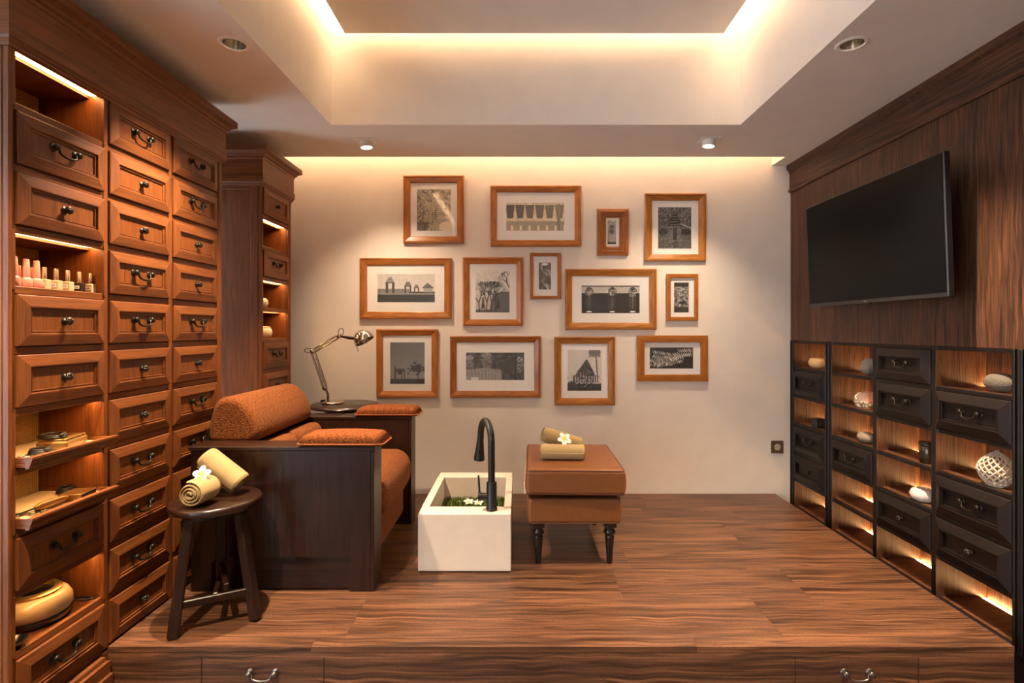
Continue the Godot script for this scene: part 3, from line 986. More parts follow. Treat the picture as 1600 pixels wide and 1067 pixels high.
	var pr := [Vector2(0, t - 0.014), Vector2(0.005, t - 0.014), Vector2(0.006, t - 0.006), Vector2(0.011, t - 0.002), Vector2(0.011, t + 0.004), Vector2(0.016, t + 0.010), Vector2(0.016, t + 0.044), Vector2(0.012, t + 0.047), Vector2(0.012, t + 0.136), Vector2(0.016, t + 0.139), Vector2(0.018, t + 0.150), Vector2(0.026, t + 0.154), Vector2(0.030, t + 0.164), Vector2(0.044, t + 0.172), Vector2(0.050, t + 0.175), Vector2(0.050, t + 0.203), Vector2(-0.02, t + 0.203)]
	var bands := [[0, 6, "fascia", M.teak_h], [6, 9, "frieze", M.teak_h], [9, 16, "crown", M.teak_h]]
	for b in bands:
		part(b[2], moulding(pr.slice(b[0], b[1] + 1), 0.0, W, deep), b[3], cab)
	# base
	var pb := [Vector2(0.002, y_bot - 0.011), Vector2(0.012, y_bot - 0.016), Vector2(0.014, y_bot - 0.030), Vector2(0.022, y_bot - 0.034), Vector2(0.022, y_bot - 0.075), Vector2(0.028, y_bot - 0.080), Vector2(0.028, 0.0)]
	pb.reverse()
	bpart("base_board", Vector3(0.002, 0, -deep), Vector3(W, y_bot - 0.0115, -0.002), M.teak_h, cab, 0.0)
	if z_near > -1.81:
		part("plinth", moulding(pb, 0.0, 0.315, deep), M.teak_h, cab)
	return cab

func make_left_cabinets() -> void:
	tall_cabinet("tall orange-brown cabinet of three drawer columns with lit open niches", -1.464, [
		["niche", "bail", "knob", "niche", "knob", "knob", "niche_tray", "niche_tray", "bail", "niche", "bail"],
		["bail", "knob", "knob", "bail", "bail", "knob", "knob", "bail", "bail", "loose", "knob"],
		["bail", "bail", "knob", "knob", "bail", "knob", "bail", "bail", "knob", "bail", "knob"]])
	tall_cabinet("narrow orange-brown cabinet with a single drawer column beside the picture wall", -2.905, [
		["knob", "niche", "bail", "niche", "niche", "bail", "knob", "bail", "knob", "bail", "knob"]])

# ------------------------------------------------------------------ low niche unit in the right wall
const RROW := 0.1838
const RTOP := PT + 1.029
const RCOLS := [[0.047, 0.397], [0.460, 0.812], [0.840, 1.192], [1.218, 1.572]]
const RDEEP := 0.22

func make_right_unit() -> void:
	var cab := thing("niche_unit", "dark stained wall unit of small drawers and lit walnut niches under the television", "wall unit", Vector3(FACE_R, 0, WALL_Z), -PI / 2)
	var rows := [
		["niche", "bail", "niche", "bail", "knob", "niche"],
		["niche", "niche", "niche", "bail", "niche", "niche"],
		["bail", "bail", "niche", "niche", "knob", "niche"],
		["niche", "bail", "niche", "bail", "knob", "niche"]]
	var y_bot := RTOP - 6 * RROW
	var x_end := 1.645
	bpart("back_panel", Vector3(0.001, 0, -0.234), Vector3(x_end, RTOP, -0.2305), M.dark_v, cab, 0.0)
	bpart("plinth", Vector3(0.001, 0, -0.228), Vector3(x_end, y_bot - 0.014, 0.0), M.dark_h, cab, 0.001)
	bpart("end_panel", Vector3(x_end - 0.008, y_bot, -0.228), Vector3(x_end, RTOP, -0.021), M.dark_v, cab, 0.0)
	# stiles, some of them fluted
	var stiles := [[0.001, 0.0468, 3], [0.3972, 0.4598, 4], [0.8122, 0.8398, 0], [1.1922, 1.2178, 0], [1.5722, x_end, 5]]
	for s in stiles:
		var a: float = s[0]
		var b: float = s[1]
		var fl: int = s[2]
		var st := bpart("stile", Vector3(a, y_bot - 0.0138, -0.02), Vector3(b, RTOP, -0.004 if fl > 0 else 0.0), M.dark_v, cab, 0.0015)
		for k in fl:
			var w := (b - a) / fl
			bpart("fillet", Vector3(a + w * k + 0.002, y_bot - 0.0138, -0.0038) - st.position, Vector3(a + w * (k + 1) - 0.002, RTOP, 0.006 if k % 2 == 0 else 0.002) - st.position, M.dark_v, st, 0.003)
	var r := 0.009
	for c in 4:
		var x0: float = RCOLS[c][0]
		var x1: float = RCOLS[c][1]
		for k in 7:
			var y := RTOP - k * RROW
			bpart("rail", Vector3(x0, maxf(y - r - (0.008 if k == 0 else 0.0), y_bot - 0.0138), -0.02), Vector3(x1, y + r if k > 0 else y, -0.001), M.dark_h, cab, 0.0015)
		for k in 6:
			var yc := RTOP - (k + 0.5) * RROW
			var y0 := yc - RROW / 2 + r
			var y1 := yc + RROW / 2 - r - (0.008 if k == 0 else 0.0)
			if rows[c][k] == "niche":
				niche(cab, x0, x1, y0, y1, RDEEP, false, M.niche_v, M.niche_h, M.niche_v, NICHE_R)
				bpart("catch", Vector3(x0 + 0.004, y1 + 0.002, -0.0008), Vector3(x0 + 0.018, y1 + 0.016, 0.002), M.black, cab, 0.0005)
			else:
				var v := (c + k) % 2
				make_drawer(cab, Vector3((x0 + x1) / 2, (y0 + y1) / 2, 0.0), x1 - x0 - 0.004, y1 - y0 - 0.003, rows[c][k], M["dark_drawer_h%d" % v], M["dark_drawer_v%d" % v], M["dark_drawer_h%d" % (1 - v)], 0.040, 0.018)

# ------------------------------------------------------------------ television
func make_television() -> void:
	var a := Vector3(1.700, EYE.y + 0.131, -3.05)
	var t := thing("television", "black flat television tilted down on the walnut panelled wall", "television", Vector3(1.700, EYE.y + 0.131, -2.558))
	var tilt := Transform3D(Basis(Vector3.BACK, deg_to_rad(2.0)), Vector3.ZERO)
	# own axes: x into the wall, y up, z along the wall
	var L := 0.985
	var H := 0.578
	var mb := MB.new(); mb.x = tilt
	mb.span(Vector3(0.003, 0.0, -L / 2), Vector3(0.030, H, L / 2), 0.003)
	part("casing", mb.put(), M.bezel, t)
	mb = MB.new(); mb.x = tilt
	mb.span(Vector3(0.0302, 0.08, -L * 0.36), Vector3(0.055, H - 0.10, L * 0.36), 0.008)
	part("back_cover", mb.put(), M.bezel, t)
	mb = MB.new(); mb.x = tilt
	mb.span(Vector3(0.0005, 0.018, -L / 2 + 0.008), Vector3(0.0028, H - 0.007, L / 2 - 0.008), 0.0)
	part("screen", mb.put(), M.screen, t)
	mb = MB.new(); mb.x = tilt
	mb.span(Vector3(0.0008, 0.0, -L / 2), Vector3(0.0029, 0.0175, L / 2), 0.001)
	part("bottom_bezel", mb.put(), M.bezel, t)
	mb = MB.new(); mb.x = tilt
	mb.span(Vector3(0.0, 0.0055, -0.010), Vector3(0.0007, 0.0105, 0.010), 0.0)
	part("emblem", mb.put(), M.silver, t)
	mb = MB.new(); mb.x = tilt
	mb.span(Vector3(0.0015, -0.006, -0.03), Vector3(0.016, -0.0002, 0.03), 0.001)
	part("sensor", mb.put(), M.black, t)
	mb = MB.new()
	mb.span(Vector3(0.045, H * 0.35, -0.12), Vector3(0.1255, H * 0.7, 0.12), 0.003)
	part("wall_mount", mb.put(), M.black, t)

# ------------------------------------------------------------------ picture wall
func picture_mesh(w: float, h: float, fw: float, kind: int) -> ArrayMesh:
	var pr := []
	if kind == 0:
		pr = [Vector2(0, 0), Vector2(0, 0.018), Vector2(0.003, 0.021), Vector2(0.010, 0.022), Vector2(0.012, 0.018), Vector2(0.015, 0.020), Vector2(fw - 0.004, 0.013), Vector2(fw, 0.011), Vector2(fw, 0.002)]
	elif kind == 1:
		pr = [Vector2(0, 0), Vector2(0, 0.018), Vector2(0.002, 0.020), Vector2(fw - 0.002, 0.019), Vector2(fw, 0.017), Vector2(fw, 0.002)]
	else:
		pr = [Vector2(0, 0), Vector2(0, 0.018), Vector2(0.004, 0.021), Vector2(0.016, 0.022), Vector2(0.019, 0.026), Vector2(0.024, 0.026), Vector2(0.026, 0.020), Vector2(0.040, 0.018), Vector2(0.043, 0.022), Vector2(0.047, 0.022), Vector2(0.050, 0.012), Vector2(fw, 0.011), Vector2(fw, 0.002)]
	var m2 := [MB.new(), MB.new()]
	for i in pr.size() - 1:
		var p: Vector2 = pr[i]
		var q: Vector2 = pr[i + 1]
		var t := q - p
		for s in [-1.0, 1.0]:
			var nn := Vector3(0, s * t.y, t.x).normalized()
			m2[0].quad(Vector3(-w / 2 + p.x, s * (h / 2 - p.x), p.y), Vector3(w / 2 - p.x, s * (h / 2 - p.x), p.y), Vector3(w / 2 - q.x, s * (h / 2 - q.x), q.y), Vector3(-w / 2 + q.x, s * (h / 2 - q.x), q.y), nn)
			nn = Vector3(s * t.y, 0, t.x).normalized()
			m2[1].quad(Vector3(s * (w / 2 - p.x), -h / 2 + p.x, p.y), Vector3(s * (w / 2 - p.x), h / 2 - p.x, p.y), Vector3(s * (w / 2 - q.x), h / 2 - q.x, q.y), Vector3(s * (w / 2 - q.x), -h / 2 + q.x, q.y), nn)
	var am: ArrayMesh = m2[0].put()
	m2[1].put(am)
	return am

# a grey picture: an array of floats
var pw := 0
var ph := 0
var px_data := PackedFloat32Array()

func canvas(w: int, h: int, top: float, bottom: float, grain: float, sd: int, freq := 0.06) -> void:
	pw = w; ph = h
	px_data.resize(w * h)
	var n := FastNoiseLite.new(); n.seed = sd; n.frequency = freq; n.fractal_octaves = 4
	for y in h:
		for x in w:
			px_data[y * w + x] = lerpf(top, bottom, float(y) / h) + n.get_noise_2d(x, y) * grain

func dab(x: float, y: float, v: float, mixing := 1.0) -> void:
	var i := int(x); var j := int(y)
	if i >= 0 and j >= 0 and i < pw and j < ph:
		px_data[j * pw + i] = lerpf(px_data[j * pw + i], v, mixing)

func area_of(poly: PackedVector2Array, v: float, grain := 0.0, mixing := 1.0) -> void:
	# polygon in 0..1 of the picture
	var q := PackedVector2Array()
	var lo := Vector2(1e9, 1e9)
	var hi := -lo
	for p in poly:
		var s := Vector2(p.x * pw, p.y * ph)
		q.append(s)
		lo = lo.min(s); hi = hi.max(s)
	for y in range(maxi(0, int(lo.y)), mini(ph, int(hi.y) + 1)):
		for x in range(maxi(0, int(lo.x)), mini(pw, int(hi.x) + 1)):
			if Geometry2D.is_point_in_polygon(Vector2(x + 0.5, y + 0.5), q):
				dab(x, y, v + rng.randf_range(-grain, grain), mixing)

func rect_of(x0: float, y0: float, x1: float, y1: float, v: float, grain := 0.0, mixing := 1.0) -> void:
	area_of(PackedVector2Array([Vector2(x0, y0), Vector2(x1, y0), Vector2(x1, y1), Vector2(x0, y1)]), v, grain, mixing)

func blob(cx: float, cy: float, rx: float, ry: float, v: float, turn := 0.0, grain := 0.0, mixing := 1.0) -> void:
	var p := PackedVector2Array()
	for k in 18:
		var a := TAU * k / 18.0
		p.append(Vector2(cx, cy) + Vector2(cos(a) * rx, sin(a) * ry).rotated(turn))
	area_of(p, v, grain, mixing)

func stroke(a: Vector2, b: Vector2, wide: float, v: float, mixing := 1.0) -> void:
	var n := int(a.distance_to(b) * pw * 1.6) + 2
	for i in n:
		var p := a.lerp(b, float(i) / n)
		for dx in range(-int(wide), int(wide) + 1):
			dab(p.x * pw + dx, p.y * ph, v, mixing)

func branch(a: Vector2, dir: float, length: float, depth: int, v: float) -> void:
	var b := a + Vector2(sin(dir), -cos(dir)) * length
	stroke(a, b, 1.0 if depth > 3 else 0.0, v, 0.85)
	if depth > 0:
		branch(b, dir + rng.randf_range(0.15, 0.6), length * 0.72, depth - 1, v)
		branch(b, dir - rng.randf_range(0.15, 0.6), length * 0.72, depth - 1, v)

func paint(n: int) -> void:
	match n:
		0: # wooded hillside, pale
			canvas(106, 130, 0.62, 0.72, 0.22, 101, 0.05)
			area_of(PackedVector2Array([Vector2(0, 0.05), Vector2(0.5, 0.08), Vector2(0.85, 0.5), Vector2(0.8, 1), Vector2(0, 1)]), 0.55, 0.22, 0.6)
			for k in 240:
				blob(rng.randf() * 0.6, rng.randf(), 0.03, 0.015, rng.randf_range(0.15, 0.75), rng.randf() * 3.0, 0.05, 0.6)
			for k in 14:
				stroke(Vector2(0.25, 0.3 + k * 0.045), Vector2(0.8, 0.26 + k * 0.055), 0.0, 0.85, 0.6)
			blob(0.85, 0.9, 0.2, 0.12, 0.88, 0, 0.06, 0.7)
			blob(0.15, 0.9, 0.2, 0.12, 0.35, 0, 0.2, 0.7)
		1: # hanging baskets, washed out
			canvas(182, 88, 0.74, 0.82, 0.10, 102, 0.08)
			for k in 6:
				var x := 0.07 + k * 0.17
				area_of(PackedVector2Array([Vector2(x - 0.085, 0.08), Vector2(x + 0.075, 0.08), Vector2(x + 0.045, 0.56), Vector2(x - 0.05, 0.56)]), 0.42 + 0.02 * k, 0.06)
			rect_of(0, 0.66, 1, 1, 0.62, 0.05)
			for k in 7:
				blob(0.1 + k * 0.15, 0.9, 0.02, 0.1, 0.9, 0, 0.03)
			rect_of(0.88, 0.05, 0.93, 1, 0.55, 0.04)
		2:
			canvas(40, 110, 0.66, 0.55, 0.12, 103)
			blob(0.5, 0.75, 0.42, 0.18, 0.62, 0, 0.05)
			blob(0.5, 0.45, 0.3, 0.12, 0.38, 0, 0.06)
			rect_of(0.25, 0.2, 0.75, 0.32, 0.4, 0.08)
			rect_of(0, 0.92, 1, 1, 0.2, 0.05)
		3: # stone gate before trees
			canvas(104, 130, 0.42, 0.36, 0.30, 104, 0.12)
			for k in 40:
				stroke(Vector2(rng.randf(), 0.0), Vector2(rng.randf(), 0.5), 0.0, rng.randf_range(0.15, 0.7), 0.4)
			for k in 5:
				var w := 0.08 + 0.035 * k
				rect_of(0.5 - w, 0.18 + 0.06 * k, 0.5 + w, 0.225 + 0.06 * k, 0.16, 0.1)
				rect_of(0.5 - w * 0.7, 0.225 + 0.06 * k, 0.5 + w * 0.7, 0.24 + 0.06 * k, 0.5, 0.1)
			rect_of(0.36, 0.45, 0.66, 0.85, 0.40, 0.22)
			rect_of(0.45, 0.5, 0.57, 0.80, 0.06, 0.03)
			rect_of(0, 0.66, 0.36, 0.97, 0.34, 0.3, 0.7)
			rect_of(0.66, 0.66, 1, 0.97, 0.34, 0.3, 0.7)
			rect_of(0.44, 0.82, 0.60, 0.98, 0.28, 0.12)
			blob(0.15, 0.6, 0.15, 0.07, 0.12, 0, 0.1)
			blob(0.85, 0.6, 0.15, 0.07, 0.12, 0, 0.1)
			stroke(Vector2(0.66, 0.40), Vector2(1, 0.5), 1.0, 0.75)
		4: # row of gates over a wall
			canvas(182, 90, 0.70, 0.78, 0.03, 105)
			rect_of(0, 0.62, 1, 1, 0.22, 0.16)
			rect_of(0, 0.52, 0.55, 0.70, 0.5, 0.14)
			for g in [[0.22, 0.12, 1.0], [0.53, 0.28, 0.8], [0.68, 0.38, 0.6]]:
				var x: float = g[0]; var y: float = g[1]; var s: float = g[2]
				for k in 4:
					rect_of(x - 0.035 * s - 0.015 * k * s, y + k * 0.055 * s, x + 0.035 * s + 0.015 * k * s, y + (k * 0.055 + 0.035) * s, 0.2, 0.12)
				rect_of(x - 0.075 * s, y + 0.2 * s, x - 0.035 * s, 0.75, 0.3, 0.12)
				rect_of(x + 0.035 * s, y + 0.2 * s, x + 0.075 * s, 0.75, 0.3, 0.12)
			area_of(PackedVector2Array([Vector2(0.77, 0.5), Vector2(0.87, 0.30), Vector2(0.99, 0.5)]), 0.42, 0.06)
			rect_of(0.80, 0.5, 0.96, 0.64, 0.6, 0.08)
			for k in 8:
				rect_of(0.1 * k + 0.13, 0.74, 0.1 * k + 0.20, 1, 0.12, 0.05)
			rect_of(0, 0.68, 1, 0.73, 0.55, 0.08)
		5: # bare trees
			canvas(106, 130, 0.78, 0.66, 0.05, 106)
			area_of(PackedVector2Array([Vector2(0.5, 0.58), Vector2(0.75, 0.5), Vector2(1, 0.5), Vector2(1, 1), Vector2(0.4, 1)]), 0.42, 0.05)
			rect_of(0, 0.93, 1, 1, 0.4, 0.1)
			for x in [0.12, 0.32, 0.45, 0.6]:
				branch(Vector2(x, 1.0), rng.randf_range(-0.15, 0.15), 0.24, 6, 0.25)
			for x in [0.22, 0.66]:
				for k in 8:
					area_of(PackedVector2Array([Vector2(x - 0.03 - 0.008 * k, 0.66 + 0.035 * k), Vector2(x, 0.62 + 0.035 * k), Vector2(x + 0.03 + 0.008 * k, 0.66 + 0.035 * k)]), 0.18)
			branch(Vector2(1.0, 0.4), -0.6, 0.14, 5, 0.3)
		6: # piled stones
			canvas(40, 90, 0.45, 0.4, 0.25, 107, 0.1)
			for k in 16:
				blob(rng.randf(), rng.randf(), rng.randf_range(0.12, 0.3), rng.randf_range(0.05, 0.1), rng.randf_range(0.3, 0.75), rng.randf(), 0.06, 0.8)
			blob(0.5, 0.06, 0.3, 0.05, 0.85)
		7: # three seated figures of stone before a dark wall
			canvas(182, 86, 0.22, 0.18, 0.06, 108)
			rect_of(0, 0.03, 1, 0.28, 0.66, 0.08)
			rect_of(0, 0.0, 1, 0.03, 0.2, 0.05)
			for x in [0.13, 0.53, 0.88]:
				blob(x, 0.22, 0.075, 0.17, 0.42, 0, 0.3, 0.8)
				blob(x, 0.12, 0.035, 0.07, 0.30, 0, 0.2)
				for q in 26:
					blob(x + rng.randfn() * 0.03, 0.28 + rng.randfn() * 0.07, 0.012, 0.02, rng.randf_range(0.25, 0.9), rng.randf() * 3.0, 0.1, 0.8)
				rect_of(x - 0.06, 0.42, x + 0.06, 0.85, 0.26, 0.15)
				stroke(Vector2(x, 0.4), Vector2(x, 0.85), 0.0, 0.6, 0.7)
				for k in 4:
					stroke(Vector2(x - 0.05, 0.5 + k * 0.09), Vector2(x + 0.05, 0.48 + k * 0.09), 0.0, 0.5, 0.5)
				blob(x, 0.95, 0.05, 0.03, 0.9)
			for k in 5:
				stroke(Vector2(0, 0.45 + k * 0.1), Vector2(1, 0.44 + k * 0.1), 0.0, 0.34, 0.4)
		8: # weathered wall
			canvas(46, 94, 0.5, 0.45, 0.35, 109, 0.09)
			rect_of(0, 0, 1, 0.14, 0.14, 0.05)
			rect_of(0, 0.82, 1, 1, 0.14, 0.05)
			rect_of(0.12, 0.0, 0.16, 0.8, 0.2, 0.05, 0.6)
			stroke(Vector2(0.35, 0.15), Vector2(0.38, 0.8), 0.0, 0.75)
			blob(0.55, 0.68, 0.25, 0.05, 0.12, 0, 0.1)
		9: # wide sky over a small pavilion and a tree
			canvas(108, 130, 0.42, 0.56, 0.02, 110)
			rect_of(0, 0.88, 1, 1, 0.12, 0.12)
			rect_of(0.14, 0.64, 0.42, 0.70, 0.08, 0.03)
			for x in [0.14, 0.32, 0.40]:
				rect_of(x, 0.68, x + 0.03, 0.9, 0.08, 0.03)
			rect_of(0.12, 0.56, 0.145, 0.9, 0.1)
			rect_of(0.22, 0.70, 0.32, 0.78, 0.16, 0.1)
			for k in 90:
				blob(0.79 + rng.randfn() * 0.09, 0.64 + rng.randfn() * 0.055, 0.03, 0.02, rng.randf_range(0.08, 0.24), 0, 0.04)
			rect_of(0.80, 0.7, 0.825, 0.9, 0.1)
		10: # carved relief with weathered heads
			canvas(182, 86, 0.30, 0.34, 0.16, 111, 0.05)
			for g in [[0.07, 0.45, 0.06, 0.2], [0.36, 0.36, 0.09, 0.26], [0.93, 0.5, 0.06, 0.24]]:
				blob(g[0], g[1], g[2], g[3], 0.46, 0, 0.1)
				for q in 22:
					blob(g[0] + rng.randfn() * g[2] * 0.6, g[1] + rng.randfn() * g[3] * 0.6, 0.012, 0.03, rng.randf_range(0.2, 0.7), rng.randf() * 3.0, 0.06, 0.6)
				blob(g[0] - 0.01, g[1] - 0.26, g[2], 0.10, 0.5, 0, 0.4)
				blob(g[0] - 0.015, g[1], 0.012, 0.03, 0.15)
				stroke(Vector2(g[0] - 0.03, g[1] + 0.13), Vector2(g[0] + 0.02, g[1] + 0.14), 0.0, 0.2)
			area_of(PackedVector2Array([Vector2(0, 0.62), Vector2(0.3, 0.56), Vector2(0.6, 0.62), Vector2(0.62, 1), Vector2(0, 1)]), 0.56, 0.09)
			for k in 9:
				stroke(Vector2(0.06 * k + 0.03, 0.62), Vector2(0.055 * k + 0.06, 1.0), 0.0, 0.36, 0.6)
			blob(0.72, 0.5, 0.10, 0.3, 0.30, 0, 0.08)
			blob(0.15, 0.95, 0.07, 0.06, 0.75, 0, 0.1)
			rect_of(0.84, 0.0, 0.87, 1, 0.12, 0.06)
		11: # stepped roof against the sky with a parasol
			canvas(106, 130, 0.72, 0.74, 0.02, 112)
			for k in 10:
				var w := 0.05 + 0.036 * k
				rect_of(0.57 - w * 1.05, 0.24 + 0.045 * k, 0.57 + w * 0.75, 0.30 + 0.045 * k, 0.28, 0.24)
			rect_of(0.16, 0.62, 0.85, 0.80, 0.34, 0.3)
			for k in 8:
				rect_of(0.22 + k * 0.08, 0.64, 0.25 + k * 0.08, 0.9, 0.62, 0.2)
			rect_of(0, 0.82, 1, 1, 0.2, 0.22)
			blob(0.12, 0.84, 0.12, 0.08, 0.25, 0, 0.25)
			stroke(Vector2(0.84, 0.12), Vector2(0.90, 0.8), 1.0, 0.25)
			blob(0.80, 0.06, 0.18, 0.10, 0.45, 0, 0.06)
			for k in 5:
				blob(0.66 + k * 0.07, 0.15, 0.03, 0.03, 0.5, 0, 0.1)
			for q in 160:
				blob(0.5 + rng.randfn() * 0.2, 0.72 + rng.randfn() * 0.1, 0.012, 0.02, rng.randf_range(0.05, 0.8), rng.randf() * 3.0, 0.1, 0.7)
		12: # leaves
			canvas(136, 66, 0.14, 0.14, 0.05, 113)
			for f in 7:
				var a := Vector2(rng.randf(), rng.randf_range(0.1, 0.9))
				var d := rng.randf_range(-0.5, 0.5)
				for k in 9:
					for s in [-1.0, 1.0]:
						var c := a + Vector2(cos(d), sin(d) * 1.4) * (0.05 * k - 0.2) + Vector2(0, s * 0.10)
						blob(c.x, c.y, 0.018, 0.10, rng.randf_range(0.42, 0.72), s * 0.25 + d * 0.4, 0.04)

func print_texture(n: int, warm: float) -> ImageTexture:
	paint(n)
	var im := Image.create(pw, ph, false, Image.FORMAT_RGB8)
	for y in ph:
		for x in pw:
			var v := clampf(0.42 + (px_data[y * pw + x] - 0.46) * 1.5, 0.02, 0.95)
			im.set_pixel(x, y, Color(v, v * (1.0 - 0.02 - 0.06 * warm), v * (1.0 - 0.04 - 0.20 * warm)))
	return ImageTexture.create_from_image(im)

func make_pictures() -> void:
	# outer frame, inner frame edge, print: left, right, top, bottom in pixels; frame kind; label
	var list := [
		[[630, 725, 274, 380], [641, 715, 285, 370], [651, 704, 295, 360], 0, 0.7, "upright framed picture of a pale wooded hillside"],
		[[766, 908, 290, 385], [776, 897, 301, 374], [791, 882, 316, 360], 0, 0.9, "wide framed picture of a faded row of dark hanging baskets"],
		[[933, 982, 326, 399], [947, 967, 342, 384], [950, 963, 344, 381], 2, 0.4, "small picture in a broad stepped frame with a narrow print"],
		[[1008, 1103, 302, 408], [1019, 1092, 313, 398], [1029, 1081, 323, 388], 0, 0.3, "upright framed picture of a dark stone gate among trees"],
		[[562, 705, 403, 498], [573, 694, 414, 487], [589, 679, 428, 472], 0, 0.1, "wide framed picture of ornate gates above a wall"],
		[[723, 817, 402, 509], [733, 807, 413, 498], [743, 796, 423, 488], 0, 0.2, "upright framed picture of bare branching trees"],
		[[828, 876, 395, 467], [833, 871, 401, 462], [842, 861, 410, 452], 1, 0.4, "small thin-framed picture of piled pale stones"],
		[[883, 1026, 420, 515], [894, 1015, 431, 504], [909, 1000, 446, 489], 0, 0.2, "wide framed picture of three pale seated statues"],
		[[1042, 1091, 428, 501], [1048, 1085, 434, 495], [1054, 1077, 441, 488], 1, 0.2, "small thin-framed picture of a weathered wall between dark bands"],
		[[588, 684, 514, 621], [598, 673, 525, 610], [609, 663, 535, 600], 0, 0.0, "upright framed picture of a grey sky over a tree and a pavilion"],
		[[703, 845, 525, 621], [713, 835, 536, 609], [728, 819, 551, 594], 0, 0.1, "wide framed picture of dark carved stone heads"],
		[[866, 961, 526, 633], [877, 950, 537, 622], [887, 940, 547, 611], 0, 0.2, "upright framed picture of a stepped temple roof and a parasol"],
		[[996, 1106, 524, 596], [1007, 1094, 534, 586], [1016, 1084, 543, 576], 1, 0.2, "wide flat-framed picture of pale leaves on black"]]
	var s := FOCAL / -(WALL_Z + 0.018)
	for n in list.size():
		var d: Array = list[n]
		var o: Array = d[0]
		var i: Array = d[1]
		var p: Array = d[2]
		var c := at_scale((o[0] + o[1]) / 2.0, (o[2] + o[3]) / 2.0, s)
		var w: float = (o[1] - o[0]) / s
		var h: float = (o[3] - o[2]) / s
		var fw: float = (i[0] - o[0]) / s
		var t := thing("picture_frame", d[5], "picture", Vector3(c.x, c.y, WALL_Z + 0.0015), 0.0, "framed pictures on the wall")
		var fr := MeshInstance3D.new()
		fr.name = "frame"
		fr.mesh = picture_mesh(w, h, fw, d[3])
		fr.set_surface_override_material(0, M["frame_h%d" % (n % 4)])
		fr.set_surface_override_material(1, M["frame_v%d" % (n % 4)])
		t.add_child(fr)
		bpart("mat_board", Vector3(-w / 2 + fw * 0.6, -h / 2 + fw * 0.6, 0.0002), Vector3(w / 2 - fw * 0.6, h / 2 - fw * 0.6, 0.004), M.paper, t, 0.0)
		var q := MB.new()
		var a := at_scale(p[0], p[3], s) - c
		var b := at_scale(p[1], p[2], s) - c
		q.quad(Vector3(a.x, a.y, 0), Vector3(b.x, a.y, 0), Vector3(b.x, b.y, 0), Vector3(a.x, b.y, 0), Vector3.BACK)
		var pm := mat(Color.WHITE, 0.9, 0.0, 0.1)
		pm.albedo_texture = print_texture(n, d[4])
		pm.texture_repeat = false
		part("print", q.put(), pm, t, Vector3(0, 0, 0.0044))
		var gl := MB.new()
		gl.quad(Vector3(-w / 2 + fw - 0.002, -h / 2 + fw - 0.002, 0), Vector3(w / 2 - fw + 0.002, -h / 2 + fw - 0.002, 0), Vector3(w / 2 - fw + 0.002, h / 2 - fw + 0.002, 0), Vector3(-w / 2 + fw - 0.002, h / 2 - fw + 0.002, 0), Vector3.BACK)
		part("glass", gl.put(), M.glass, t, Vector3(0, 0, 0.0076))

